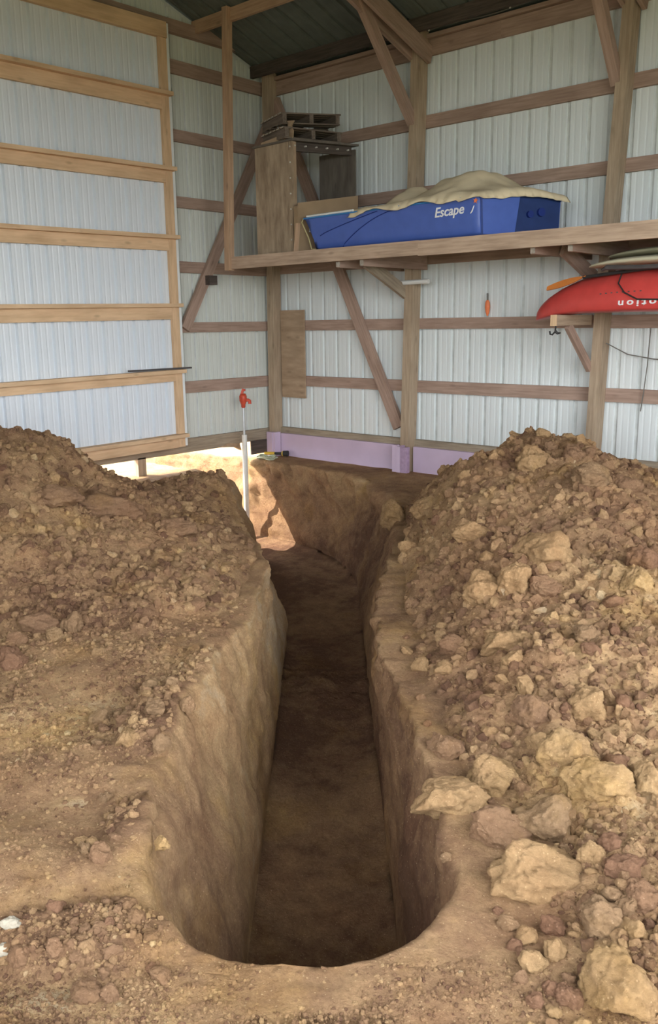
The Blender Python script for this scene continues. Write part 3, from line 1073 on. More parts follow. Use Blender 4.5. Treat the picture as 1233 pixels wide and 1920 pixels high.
onr = lambda u, d, rs: (heap_r(u, d) > floor_h(u, d) + .012) & (lip_gap(u, d) > .03 + .25 * rs.random(len(u)) ** 2)
onl = lambda u, d, rs: (heap_l(u, d) > floor_h(u, d) + .012) & (lip_gap(u, d) > .02 + .2 * rs.random(len(u)) ** 2)
onf = lambda u, d, rs: (u < -.4) & ((fbm(u, d, 2.6, 3, 44) + .25 * rs.random(len(u)) > 0.08) | (rs.random(len(u)) < .35))
onb = lambda u, d, rs: bank(u, d) > .1 + .5 * rs.random(len(u))
onn = lambda u, d, rs: d < 1.93
crumbs(hr, 15000, (.25, 3.0, 1.5, 7.3), .004, .032, 302, -.02, fn=onr)
crumbs(hl, 8000, (-3.2, -.4, 4.1, 7.7), .005, .030, 304, -.06, fn=onl)
crumbs(floor, 20000, (-2.2, -.4, 1.55, 5.0), .0025, .014, 306, .0, 4.0, fn=onf)
crumbs(floor, 3600, (-1.3, -.3, 1.7, 4.4), .003, .022, 307, .0, 4.0, fn=onb)
crumbs(floor, 13000, (-.95, .95, 1.45, 1.97), .0022, .013, 308, -.05, 3.2, fn=onn)

# ------------------------------------------------------------------ barn shell
ROOF0, SLOPE, RIDGE = 4.40, 0.333, -4.4


def roof_z(y):
    return ROOF0 + SLOPE * (-y if y > RIDGE else (-2 * RIDGE + y))


def ribbed(coords, p, phase, put, z0, z1):
    """one steel sheet: a rib every p with two low stiffeners between; put(s, depth, z) -> point"""
    a, b = coords
    ss = [(a, 0)]
    k0, k1 = math.floor((a - phase) / p) - 1, math.ceil((b - phase) / p) + 1
    for k in range(k0, k1 + 1):
        c = phase + k * p
        ss += [(c - .024, 0), (c - .014, .036), (c + .014, .036), (c + .024, 0)]
        for q in (1 / 3, 2 / 3):
            m = c + p * q
            ss += [(m - .012, 0), (m - .005, .002), (m + .005, .002), (m + .012, 0)]
    ss = [s for s in ss if a <= s[0] <= b] + [(b, 0)]
    mb = MB()
    lo, hi = [], []
    for s, dpt in ss:
        lo.append(put(s, dpt, z0))
        hi.append(put(s, dpt, z1(s) if callable(z1) else z1))
    mb.grid([lo, hi])
    return mb


# --- right wall
wr = MB().box((-0.1, 0.065, -0.3), (BX + .1, 0.085, 4.42)).build('wall_right', M['shell'])  # unseen backing sheet, added to make the wall light-tight
struct(wr)
PR, PH = 0.1998, 2.195
x = PH - PR * 11 - PR / 2
while x < 6.2:
    e = x + PR * 4
    ribbed((max(x, 0.0), e), PR, PH, lambda s, dd, z: (s, 0.042 + dd, z), 0.2, 4.40).build('steel_panel', M['steel'], wr)
    x = e
posts_r = [((.059, .018), (.095, .048), (.15, .05)), ((2.107, 2.06), (2.155, 2.10), (2.22, 2.167)),
           ((4.24, 4.19), (4.275, 4.227), (4.365, 4.318))]


def post(par, x_lo, x_mid, x_hi, w, zt, y0=-.14, y1=0.0, mat='post'):
    """squared timber, leaning a little: x of its left edge low, at mid height and at 4.2 m"""
    mb = MB()
    P = []
    for (z, xx) in ((-.3, x_lo - .02), (.36, x_lo), (1.9, x_mid), (4.2, x_hi), (zt, x_hi + .03 * (zt - 4.2))):
        P.append([(xx, y0, z), (xx + w, y0, z), (xx + w, y1, z), (xx, y1, z)])
    vs = [p for r in P for p in r]
    fs = []
    for i in range(4):
        for k in range(4):
            a, b = 4 * i + k, 4 * i + (k + 1) % 4
            fs.append((a, b, b + 4, a + 4))
    fs += [(3, 2, 1, 0), (16, 17, 18, 19)]
    r = random.uniform(0, 20)
    mb.add(vs, fs, [(p[2], p[0] + r, p[1]) for p in vs])
    return mb.build('post', M[mat], par)


post(wr, .018, .042, .050, .095, 4.42, mat='post')
post(wr, 2.058, 2.102, 2.167, .108, 4.44)
post(wr, 4.192, 4.229, 4.335, .100, 4.44)
post(wr, 6.35, 6.36, 6.36, .105, 4.44)
for z0, z1 in ((.87, .99), (1.53, 1.645), (2.19, 2.31), (2.85, 2.965), (3.52, 3.64)):
    for a, b in ((.1, 2.12), (2.18, 4.26), (4.3, 6.38), (6.42, BX)):
        MB().box((a, 0, z0 + random.uniform(-.006, .006)), (b, .04, z1)).build('girt', M['girt'], wr)
for a, b in ((.05, 3.1), (3.1, BX)):
    MB().box((a, -.0, 4.185), (b, .04, 4.33)).build('top_plate', M['girt'], wr)
    MB().box((a, -.04, 4.335), (b, .06, 4.372)).build('top_plate', M['girt'], wr)
for a, b in ((.1, 2.06), (2.16, 4.19), (4.29, 6.35), (6.45, BX)):
    MB().box((a, -.028, .12), (b, .04, .352)).build('sill_board', M['grey_wood'], wr)
# long wind brace on the right wall, corner post top to foot of second post
MB().bar((.14, -.022, 4.12), (1.95, -.022, .47), .045, .135, (1, 0, 0)).build('wind_brace', M['girt'], wr)
# knee braces to the trusses
MB().bar((2.17, -.10, 3.56), (2.17, -1.2, 4.80), .085, .085, (0, 1, 0)).build('knee_brace', M['girt'], wr)
MB().bar((4.30, -.09, 3.56), (4.30, -.95, 4.70), .085, .085, (0, 1, 0)).build('knee_brace', M['girt'], wr)

# --- left (gable) wall
wl = MB()
wl.add([(-.085, .1, .2), (-.085, BY - .1, .2), (-.085, BY - .1, ROOF0), (-.085, RIDGE, roof_z(RIDGE)), (-.085, .1, ROOF0),
        (-.065, .1, .2), (-.065, BY - .1, .2), (-.065, BY - .1, ROOF0), (-.065, RIDGE, roof_z(RIDGE)), (-.065, .1, ROOF0)],
       [(0, 1, 2, 3, 4), (9, 8, 7, 6, 5), (0, 5, 6, 1), (1, 6, 7, 2), (2, 7, 8, 3), (3, 8, 9, 4), (4, 9, 5, 0)])
wl = struct(wl.build('wall_left', M['shell']))  # backing sheet out of sight, added so no sun leaks round the door
PL, PHL = 0.190, -.255
y = PHL + PL / 2 + PL
while y > -3.0:
    e = y - PL * 4
    a, b = max(e, -3.2), min(y, 0.0)
    ribbed((a, b), PL, PHL, lambda s, dd, z: (-0.042 - dd, s, z), .30, lambda s: roof_z(s) - .02).build('steel_panel', M['steel_old'], wl)
    y = e
for z0, z1 in ((.855, .985), (1.525, 1.637), (2.17, 2.29), (2.85, 2.965), (3.52, 3.64), (4.19, 4.325)):
    MB().box((-.04, -4.4, z0), (0, -.02, z1)).build('girt', M['girt'], wl)
MB().box((-.04, BY, 4.575), (.03, -.02, 4.70)).build('tie_beam', M['girt'], wl)
MB().box((-.05, -4.6, .185), (.0, -.62, .342)).build('sill_board', M['grey_wood'], wl)
MB().box((-.05, -.62, .205), (.0, -.1, .342)).build('sill_board', M['grey_wood'], wl)
MB().prism([(.004, -.97, .19), (.004, -.80, .225), (.004, -.63, .20), (.004, -.60, .115), (.004, -.70, .165)], (-.05, 0, 0)).build('splintered_board', M['ply'], wl)
MB().box((-.08, -2.115, -.6), (.0, -2.01, .2)).build('post', M['post'], wl)
MB().box((-.06, BY, -.3), (.0, -4.4, .36)).build('sill_board', M['grey_wood'], wl)
wb = MB().bar((.025, -1.405, 1.565), (.025, -.02, 3.89), .045, .12, (0, 1, 0)).build('wind_brace', M['girt'], wl)
MB().box((.03, -1.10, 2.045), (.12, -.985, 2.145)).build('wood_block', M['dark_board'], wb)
# --- walls behind the photographer, each with its open doorway
wbk = MB()
wbk.box((BX, BY, -.05), (BX + .05, OPX[0], 4.4)).box((BX, OPX[1], -.05), (BX + .05, 0.1, 4.4))
wbk.prism([(BX, OPX[0], OPX[2]), (BX, OPX[1], OPX[2]), (BX, OPX[1], 4.4), (BX, .1, 4.4), (BX, RIDGE, roof_z(RIDGE)), (BX, BY, 4.4), (BX, OPX[0], 4.4)], (.05, 0, 0))
struct(wbk.build('wall_back', M['shell']))
wfr = MB()
wfr.box((-.1, BY - .05, -.3), (OPY[0], BY, 4.42)).box((OPY[1], BY - .05, -.3), (BX + .05, BY, 4.42)).box((OPY[0], BY - .05, OPY[2]), (OPY[1], BY, 4.42))
struct(wfr.build('wall_front', M['shell']))
# --- roof
rf = MB()
for (ya, yb) in ((.35, RIDGE), (BY - .35, RIDGE)):
    za, zb = (roof_z(0) - SLOPE * .35, roof_z(RIDGE)) if ya > RIDGE else (roof_z(BY) - SLOPE * .35, roof_z(RIDGE))
    rf.add([(-.3, ya, za + .03), (BX + .3, ya, za + .03), (BX + .3, yb, zb + .03), (-.3, yb, zb + .03),
            (-.3, ya, za + .05), (BX + .3, ya, za + .05), (BX + .3, yb, zb + .05), (-.3, yb, zb + .05)],
           [(0, 1, 2, 3), (7, 6, 5, 4), (0, 4, 5, 1), (1, 5, 6, 2), (2, 6, 7, 3), (3, 7, 4, 0)])
ceil = struct(rf.build('ceiling', M['roof']))
xx = 0.0
while xx < 5.6:
    mb = ribbed((xx, xx + .92), .23, .115, lambda s, dd, t: (s, -t * 3.2, roof_z(-t * 3.2) + .004 + dd), 0.0, 1.0)
    mb.build('roof_panel', M['roof'], ceil)
    xx += .92
for yy in (-.22, -1.06, -1.95, -2.85):
    MB().box((-.03, yy - .02, roof_z(yy) - .125), (BX, yy + .02, roof_z(yy))).build('purlin', M['dark_board'] if yy != -1.06 else M['pine_hang'], ceil)  # unlit purlins: their shade is put into a darker wood
for px_ in (2.235, 4.405, 6.42, 8.5):
    for s_ in (-.07, .07):
        MB().bar((px_ + s_, .0, roof_z(0) - .22), (px_ + s_, RIDGE, roof_z(RIDGE) - .22), .04, .16).build('rafter', M['girt'], ceil)

# --- sliding door hanging inside the left wall
door = struct(empty('door_1'))
dz = lambda y, z: z + (y + 1.6) * .012
PD, PHD = .1885, -1.767
y = -1.62
while y > -5.4:
    e = max(y - PD * 4, -5.4)
    ribbed((e, y), PD, PHD, lambda s, dd, z: (.105 - dd, s, z), .30, 4.58).build('steel_panel', M['steel_door'], door)
    y = e
MB().box((.112, -1.665, .285), (.15, -1.572, 4.59)).build('stile', M['pine'], door)
MB().box((.06, -1.572, .29), (.135, -1.528, 4.60)).build('edge_trim', M['trim'], door)
for zt, hb in ((3.94, .17), (3.215, .155), (2.535, .155), (1.835, .165), (1.135, .125), (.432, .15)):
    yb = -5.4
    MB().bar((.131, yb, dz(yb, zt - .038 - (hb - .038) / 2)), (.131, -1.666, dz(-1.666, zt - .038 - (hb - .038) / 2)), .038, hb - .038).build('girt', M['pine'], door)
    MB().bar((.165, yb, dz(yb, zt - .019)), (.165, -1.562, dz(-1.562, zt - .019)), .108, .038).build('ledge', M['pine'], door)
MB().bar((.14, -5.4, dz(-5.4, 4.525)), (.14, -1.572, dz(-1.572, 4.525)), .05, .15).build('girt', M['pine'], door)

# ------------------------------------------------------------------ storage shelf on the right wall
sh = tag(empty('storage_shelf'), 'long wooden loft shelf along the right wall carrying the blue boat', 'shelf')
SY = -1.12
MB().box((.53, SY - .02, 2.19), (3.0, SY + .02, 2.315)).build('front_beam', M['beam'], sh)
MB().box((3.0, SY - .02, 2.182), (7.0, SY + .02, 2.312)).build('front_beam', M['beam'], sh)
for k in range(7):
    ya = SY + .022 + k * .157
    MB().box((.50, ya, 2.285), (7.0, min(ya + .15, -.01), 2.312 - .002 * (k % 2))).build('deck_board', M['grey_ply'], sh)
for xj in (1.99, 2.29, 4.10, 4.43):
    MB().box((xj - .02, SY + .06, 2.135), (xj + .02, -.02, 2.283), 1).build('joist', M['girt'], sh)
    MB().box((xj - .02, SY + .05, 2.14), (xj + .02, SY + .06, 2.19), 1).build('joist_end', M['pale_wood'], sh)
MB().bar((2.06, -.72, 2.20), (2.10, -.10, 1.90), .04, .12, (0, 0, 1)).build('knee_brace', M['grey_wood'], sh)
MB().bar((4.16, -.66, 2.20), (4.20, -.13, 1.97), .04, .12, (0, 0, 1)).build('knee_brace', M['girt'], sh)
MB().bar((.50, SY - .02, 2.175), (.545, SY + .03, 4.76), .075, .075, (0, 1, 0)).build('hanging_post', M['pine_hang'], sh)

# ------------------------------------------------------------------ plywood box with two old pallets on top
bx = tag(empty('plywood_box'), 'tall open-sided box of weathered plywood standing at the shelf end', 'box')
A_, B_, C_, D_ = Vector((.75, -.95, 0)), Vector((1.31, -.97, 0)), Vector((1.57, -.30, 0)), Vector((1.05, -.28, 0))
Z0 = 2.316


def slab(p, q, z0, z1, th, grain_z=True):
    p, q = Vector(p), Vector(q)
    d = (q - p)
    L = d.length
    d.normalize()
    nrm = Vector((-d.y, d.x, 0))
    c = (p + q) / 2 + nrm * (th / 2)
    c.z = (z0 + z1) / 2
    up = Vector((0, 0, 1))
    if grain_z:
        return MB().obox(c, up, d, nrm, (z1 - z0) / 2, L / 2, th / 2)
    return MB().obox(c, d, up, nrm, L / 2, (z1 - z0) / 2, th / 2)


slab(A_, B_, Z0, 3.40, .018).build('near_panel', M['old_ply'], bx)
slab(D_, C_, Z0, 3.37, .018).build('far_panel', M['grey_ply'], bx)
MB().prism([(p.x, p.y, 3.40) for p in (A_ + Vector((-.02, -.02, 0)), B_ + Vector((.02, -.02, 0)), C_ + Vector((.03, .03, 0)), D_)], (0, 0, .02)).build('top_panel', M['grey_ply'], bx)
slab(B_ + Vector((-.045, .0, 0)), C_ + Vector((-.045, .0, 0)), 3.315, 3.398, .03, False).build('side_rail', M['dark_board'], bx)
slab(B_ + Vector((-.06, .0195, 0)), B_ + Vector((0.0, .0195, 0)), Z0, 3.398, .04).build('corner_stud', M['ply'], bx)
sc_ = MB()
for k in range(7):
    z = 2.45 + k * .15
    sc_.tube([(1.283, -.970, z), (1.283, -.977, z)], .008, 8)
for k in range(6):
    q = B_ + (C_ - B_) * (.06 + .17 * k)
    sc_.tube([(q.x - .03, q.y, 3.36), (q.x - .005, q.y - .003, 3.36)], .008, 8)
tag(sc_.build('screw_heads', M['screw'], bx), kind='stuff')


def pallet(zb, dx, dy, rz, tilt, label):
    r = tag(empty('wooden_pallet'), label, 'pallet', 'old pallets on the plywood box')
    c, s = math.cos(rz), math.sin(rz)
    L, Wd = .66, .52

    def pt(a, b, z):  # a along stringers (x), b along deck boards (y)
        return Vector((1.155 + dx + a * c - b * s, -.62 + dy + a * s + b * c, zb + z + tilt * (.3 + b)))
    ex, ey, ez = Vector((c, s, 0)), Vector((-s, c, tilt)).normalized(), Vector((0, 0, 1))
    for b in (-L / 2 + .03, 0, L / 2 - .03):
        MB().obox(pt(0, b, .055), ex, ey, ez, Wd / 2, .022, .04).build('stringer', M['pallet'], r)
    for i in range(6):
        a = -Wd / 2 + .035 + i * (Wd - .07) / 5
        MB().obox(pt(a, 0, .102), ey, ex, ez, L / 2 + .01, .032, .007).build('deck_board', M['pallet'], r)
        MB().obox(pt(a, -L / 2 - .011, .102), ex, ey, ez, .03, .003, .0068).build('board_end', M['pale_wood'], r)
    for i in (0, 2, 4, 5):
        a = -Wd / 2 + .035 + i * (Wd - .07) / 5
        MB().obox(pt(a, 0, .008), ey, ex, ez, L / 2, .03, .006).build('bottom_board', M['pallet'], r)
    return r


pallet(3.424, -.02, -.02, -.33, 0.0, 'lower of two old slatted pallets stacked on the plywood box')
pallet(3.565, -.05, .0, -.37, .06, 'upper of two old slatted pallets, tilted, stacked on the plywood box')
MB().prism([(1.235, -.945, 3.423), (1.30, -.945, 3.423), (1.315, -.945, 3.50), (1.29, -.945, 3.57), (1.335, -.945, 3.60), (1.24, -.945, 3.61), (1.255, -.945, 3.52)], (0, .025, 0))
ws = MB().prism([(1.235, -.955, 3.423), (1.30, -.955, 3.423), (1.31, -.955, 3.50), (1.285, -.955, 3.55), (1.325, -.955, 3.59), (1.235, -.955, 3.60), (1.25, -.955, 3.52)], (0, .02, 0)).build('wood_scrap', M['ply'])
tag(ws, 'splintered brown wood scrap standing before the pallets on the box', 'wood scrap')
ws2 = MB().prism([(.86, -.965, 3.422), (1.20, -.965, 3.422), (1.22, -.965, 3.50), (1.08, -.965, 3.465), (.86, -.965, 3.44)], (0, .018, 0)).build('wood_scrap', M['ply'])
tag(ws2, 'wedge of torn plywood along the top edge of the box', 'wood scrap')

# cardboard carton under the bow
cb = tag(empty('cardboard_box'), 'brown cardboard carton between the plywood box and the boat bow', 'box')
cq = [Vector((1.345, -1.0, 0)), Vector((1.40, -1.005, 0)), Vector((1.65, -.36, 0)), Vector((1.60, -.34, 0))]
MB().prism([(p.x, p.y, Z0) for p in cq], (0, 0, .45)).build('carton', M['card'], cb)
MB().prism([(1.405, -1.0, 2.60), (1.655, -.355, 2.60), (1.66, -.36, 2.90), (1.41, -1.005, 2.795)], (-.008, .004, 0)).build('flap', M['card'], cb)
bs = MB().bar((1.40, -1.035, 2.318), (1.40, -1.0, 2.60), .05, .02, (0, 1, 0)).build('board_offcut', M['pine_hang'])
tag(bs, 'short upright board offcut leaning on the carton by the bow', 'wood scrap')

# ------------------------------------------------------------------ pedal boat
boat = tag(empty('pedal_boat'), 'blue plastic pedal boat lying on the loft shelf under a beige cover', 'boat')
BN, SN, SF, BF = Vector((1.50, -1.00, 0)), Vector((3.60, -1.085, 0)), Vector((3.96, -.36, 0)), Vector((1.72, -.30, 0))


def bpt(a, b, z):
    p = (BN * (1 - a) + SN * a) * (1 - b) + (BF * (1 - a) + SF * a) * b
    return Vector((p.x, p.y, z))


RIM = 2.645
secs = []
NA = 28
for i in range(NA + 1):
    a = i / NA
    under = 0.085 * math.exp(-a / .035)                     # raked bow
    sec = []
    prof = [(0.5, 0.0), (.05, 0.0), (.012, .03), (.004, .10), (.0, .22), (-.004, .295), (-.016, .305), (-.016, .325), (.0, .327), (.5, .327)]
    for b, h in prof:
        ua = a + under * (1 - h / .327)
        sec.append(bpt(ua, b, 2.318 + h))
    full = sec + [bpt(a + under * (1 - h / .327), 1 - b, 2.318 + h) for b, h in prof[::-1]]
    secs.append(full)
hull = MB()
m_ = len(secs[0])
vs = [p for s_ in secs for p in s_]
fs = []
for i in range(NA):
    for k in range(m_):
        a, b = i * m_ + k, i * m_ + (k + 1) % m_
        fs.append((a, a + m_, b + m_, b))
fs += [tuple(range(m_)), tuple(range(NA * m_, (NA + 1) * m_))[::-1]]
hull.add(vs, fs)
h_ = hull.build('hull', M['blue'], boat, smooth=False)
for pz in h_.data.polygons:
    pz.use_smooth = len(pz.vertices) == 4
# transom: near pontoon face, recess with wheel well
ex_ = (SF - SN).normalized()
nx_ = Vector((ex_.y, -ex_.x, 0))


def tp(b, z, out=0.0):
    p = SN + (SF - SN) * b + nx_ * out
    return (p.x, p.y, z)


MB().prism([tp(.02, 2.325, .002), tp(.40, 2.325, .002), tp(.46, 2.64, .002), tp(.0, 2.64, .002)], tuple(nx_ * .035)).build('transom_pontoon', M['blue'], boat)
MB().prism([tp(.42, 2.322, .002), tp(.98, 2.322, .002), tp(.99, 2.64, .002), tp(.47, 2.64, .002)], tuple(nx_ * .006)).build('transom_recess', M['blue_dark'], boat)
kn = MB()
for b, z, r in ((.74, 2.52, .036), (.60, 2.50, .03)):
    p = Vector(tp(b, z, .006))
    kn.tube([p, p + nx_ * .03], r, 14)
kn.build('drive_fitting', M['blue_line'], boat)
MB().grid([[bpt(a, b, 2.648 + .012 * math.sin(b * math.pi)) for b in np.linspace(-.012, 1.012, 9)] for a in np.linspace(.0, .5, 8)]).build('deck', M['white'], boat, True)
MB().tube([bpt(a, -.018, 2.634) for a in np.linspace(0, 1.0, 20)], .009, 6).build('rim_strip', M['sky_blue'], boat)
MB().tube([bpt(a, -.016, 2.652) for a in np.linspace(.02, .32, 10)], .012, 6).build('deck_edge', M['white'], boat)


def groove(pa, name='groove_line'):
    P = []
    for a, h in pa:
        hh = h * .327
        bb = np.interp(hh, [.0, .03, .10, .22, .295], [.05, .012, .004, .0, -.004])
        P.append(bpt(a, bb - .002, 2.318 + hh))
    MB().tube(P, .0045, 6).build(name, M['blue_line'], boat)


groove([(.10 + .36 * t, .42 + .50 * t ** .8) for t in np.linspace(0, 1, 14)])
groove([(.235 + .36 * t, .04 + .87 * (1 - (1 - t) ** 1.9)) for t in np.linspace(0, 1, 18)])
sd_ = (SN - BN).normalized()
tz = Vector((0, -.006, 1))
o_ = bpt(.775, -.003, 2.50) + Vector((0, -.004, 0))
text_mesh('boat_lettering', 'Escape', .115, M['white_paint'], o_, sd_ + Vector((0, 0, .03)), tz, boat, 1.0, .0018, .22)
p0 = bpt(.958, -.004, 2.502) + Vector((0, -.004, 0))
MB().tube([p0, p0 + Vector((.012, 0, .012)), p0 + Vector((.034, 0, .06))], [.004, .006, .004], 6).build('lettering_tail', M['white_paint'], boat)
st = []
sc0 = bpt(.982, -.004, 2.600) + Vector((0, -.004, 0))
for k in range(10):
    rr = .026 if k % 2 == 0 else .011
    t = math.pi / 2 + k * math.pi / 5 - .15
    st.append(sc0 + sd_ * (rr * math.cos(t)) + Vector((0, 0, rr * math.sin(t))))
MB().prism(st, (0, -.004, 0)).build('star_emblem', M['orange'], boat)
MB().tube([bpt(-.01, .0, 2.64), bpt(-.018, -.01, 2.60), bpt(.03, -.02, 2.45), bpt(.055, -.03, 2.335), bpt(.09, -.05, 2.326)], .007, 6).build('bow_rope', M['rope_y'], boat)
MB().tube([bpt(.045, .02, 2.50), bpt(.02, .02, 2.51), bpt(.02, .02, 2.55), bpt(.045, .02, 2.55)], .006, 6).build('bow_eye', M['galv'], boat)

# beige cover
rows = []
for i in range(61):
    a = .29 + (1.035 - .29) * i / 60
    row = []
    for j in range(49):
        b = -.035 + 1.07 * j / 48
        h1 = .19 * math.exp(-(abs(a - .42) / .085) ** 2.4 - ((b - .62) / .26) ** 2)
        lft = 1 / (1 + math.exp(-(a - .61) / .055))
        rgt = 1 / (1 + math.exp((a - .90) / .032))
        h2 = .255 * lft * rgt * math.exp(-(abs(b - .5) / .36) ** 2.6)
        h3 = .05 * math.exp(-((a - .97) / .1) ** 2) * math.exp(-((b - .5) / .4) ** 2)
        e = min(b + .035, 1.035 - b, (1.035 - a) * 2.2, (a - .29) * 2.2)
        edge = 1 - min(1, max(0, e / .05))
        ruf = .010 * math.sin(a * 95 + 2 * math.sin(a * 31)) + .008 * math.sin(b * 70 + a * 20)
        z = 2.664 + h1 + h2 + h3 + .012 * mnoise.noise(Vector((a * 14, b * 9, 3))) * (1 + 2 * (h1 + h2) * 4)
        hang = .050 + .022 * math.sin(a * 24) + .02 * (a > .9)
        z -= edge ** 1.6 * hang
        out = edge * (.012 + ruf)
        p = bpt(a, b, z)
        if b < .1:
            p.y -= out + .008
        if a > .95:
            p.x += out
        row.append(p)
    rows.append(row)
tp_ = MB().grid(rows).build('boat_cover', M['tarp'], None, True)
so = tp_.modifiers.new('thickness', 'SOLIDIFY')
so.thickness = .005
so.offset = 1
tag(tp_, 'wrinkled beige canvas cover draped over the blue pedal boat', 'tarp')

# ------------------------------------------------------------------ kayak, paddle and boards on the bracket
br = tag(empty('wall_bracket'), 'wooden kayak bracket arm with diagonal strut on the third post', 'bracket')
MB().box((4.155, -.81, 1.56), (4.205, -.145, 1.648), 1).build('arm', M['post'], br)
MB().box((4.152, -.818, 1.558), (4.208, -.81, 1.65)).build('arm_end', M['pine'], br)
MB().bar((4.18, -.55, 1.56), (4.20, -.13, 1.17), .038, .075, (0, 0, 1)).build('strut', M['girt'], br)

kay = tag(empty('kayak'), 'red plastic kayak stored upside down on the wall bracket', 'kayak')
NK = 40
ks = []
L0, L1 = 3.865, 7.0
for i in range(NK + 1):
    t = i / NK
    x = L0 + (L1 - L0) * t ** 1.35
    s = x - L0
    f = min(1, (s / 1.55)) if s < 1.55 else 1
    wv_ = .36 * math.sin(f * math.pi / 2) ** .62 + .012
    zb = 1.66 - .055 * max(0, 1 - s / .42) ** 1.5 + .012 * min(1, s / .8)
    zt = zb + .02 + .335 * math.sin(min(1, s / 1.15) * math.pi / 2) ** .45
    zc = zb + (zt - zb) * .66
    yc = -.53
    ring = []
    for (yy, zz) in ((-.93, 0.0), (-1.0, .05), (-.97, .35), (-.86, .62), (-.72, .74), (-.45, .90), (0, 1.0), (.45, .90), (.72, .74), (.86, .62), (.97, .35), (1.0, .05), (.93, 0), (.5, -.02), (0, -.02), (-.5, -.02)):
        ring.append(Vector((x, yc + wv_ * yy, zb + (zt - zb) * zz)))
    ks.append(ring)
kb = MB()
m_ = 16
vs = [p for r in ks for p in r]
fs = [(i * m_ + k, (i + 1) * m_ + k, (i + 1) * m_ + (k + 1) % m_, i * m_ + (k + 1) % m_) for i in range(NK) for k in range(m_)]
fs += [tuple(range(m_)), tuple(range(NK * m_, (NK + 1) * m_))[::-1]]
kb.add(vs, fs)
ko = kb.build('hull', M['red'], kay, True)


def kpt(x, zq):
    """point on the near flank of the kayak"""
    s = x - L0
    f = min(1, s / 1.55)
    w = .36 * math.sin(f * math.pi / 2) ** .62 + .012
    zb = 1.66 - .055 * max(0, 1 - s / .42) ** 1.5 + .012 * min(1, s / .8)
    zt = zb + .02 + .335 * math.sin(min(1, s / 1.15) * math.pi / 2) ** .45
    yq = np.interp(zq, [0, .05, .35, .62, .74, .9], [.93, 1.0, .97, .86, .72, .45])
    return Vector((x, -.53 - w * yq, zb + (zt - zb) * zq))


pa, pb = kpt(4.55, .23), kpt(5.0, .23)
up = (kpt(4.9, .10) - kpt(4.9, .33))
text_mesh('kayak_lettering', 'emotion', .074, M['white_paint'], pb + (pb - pa).normalized() * .262 + Vector((0, -.006, .0)), pa - pb, up, kay, 1.5, .0014, 0, .003, gap=1.42)
mk = MB()
for k in range(8):
    p = kpt(4.58 + k * .05, .42)
    mk.box((p.x - .006, p.y - .004, p.z - .005), (p.x + .008, p.y + .003, p.z + .004))
tag(mk.build('small_marks', M['iron'], kay), kind='stuff')
# paddle
pd_ = tag(empty('paddle'), 'kayak paddle with orange blade lying on the upturned red kayak', 'paddle')
q0, q1 = Vector((4.06, -.72, 1.868)), Vector((4.42, -.74, 1.955))
ax = (q1 - q0).normalized()
sd2 = Vector((0, .45, .9))
bl, bu = [], []
for i in range(15):
    t = i / 14
    w = .052 * math.sin(min(1, .1 + t * 1.0) * math.pi) ** .6 + .006
    c = q0 + (q1 - q0) * t
    bl.append(c - Vector((0, .3, .95)) * w * .5)
    bu.append(c + Vector((0, .3, .95)) * w * .5)
MB().prism(bl + bu[::-1], (0, -.012, .003)).build('blade', M['paddle'], pd_)
MB().tube([q1 - ax * .03, q1 + Vector((.5, -.02, .035)), q1 + Vector((1.6, -.02, .08))], .014, 8).build('shaft', M['black'], pd_)


def surfboard(x0, x1, yc, zc, w, th, mat, label):
    NB = 26
    rings = []
    for i in range(NB + 1):
        t = i / NB
        k = math.sin(max(.0, min(1, t)) * math.pi) ** .45 if 0 < t < 1 else 0.02
        x = x0 + (x1 - x0) * (1 - math.cos(t * math.pi)) / 2
        k = max(.03, math.sqrt(max(0, 1 - (2 * (x - x0) / (x1 - x0) - 1) ** 4)))
        zz = zc - .03 * (1 - min(1, (x - x0) / .5)) ** 2
        rings.append([Vector((x, yc + w * k * math.cos(a), zz + th * k * math.sin(a))) for a in np.linspace(0, 2 * math.pi, 15)[:-1]])
    mb = MB()
    n_ = 14
    mb.add([p for r in rings for p in r], [(i * n_ + k, i * n_ + (k + 1) % n_, (i + 1) * n_ + (k + 1) % n_, (i + 1) * n_ + k) for i in range(NB) for k in range(n_)]
           + [tuple(range(n_))[::-1], tuple(range(NB * n_, (NB + 1) * n_))])
    return tag(mb.build('surfboard', M[mat], None, True), label, 'surfboard', 'boards stacked on the kayak')


surfboard(4.38, 7.0, -.60, 2.062, .26, .042, 'board', 'cream surfboard lying directly on the upturned red kayak')
surfboard(4.48, 7.0, -.46, 2.142, .24, .036, 'board_old', 'darker cream surfboard on top of the other under the shelf')
bc = MB()
bc.tube([kpt(4.72, .82) + Vector((0, -.01, .03)), kpt(4.73, .62) + Vector((0, -.012, 0)), kpt(4.80, .40) + Vector((0, -.012, 0)), kpt(4.92, .24) + Vector((0, -.02, 0)), kpt(5.1, .22) + Vector((0, -.02, 0))], .006, 6)
tag(bc.build('elastic_rope', M['black']), 'thin black cord slung across the lettering of the red kayak', 'cord')
st_ = MB()
st_.tube([Vector((4.58, -.80, 1.995)), Vector((4.63, -.83, 2.01)), Vector((4.9, -.85, 2.0)), Vector((5.6, -.85, 2.0))], [.012, .02, .018, .018], 8)
tag(st_.build('rolled_strap', M['iron']), 'dark rolled strap lying along the kayak below the cream boards', 'strap')
hk = tag(empty('bungee_hook'), 'black hook with frayed cord hanging from the bracket arm end', 'hook')
MB().tube([(4.18, -.77, 1.56), (4.18, -.78, 1.51), (4.16, -.79, 1.485), (4.14, -.79, 1.49), (4.135, -.79, 1.515)], .008, 6).build('hook', M['black'], hk)
MB().tube([(4.18, -.78, 1.515), (4.20, -.77, 1.495), (4.225, -.77, 1.50)], [.013, .011, .006], 6).build('knot', M['black'], hk)

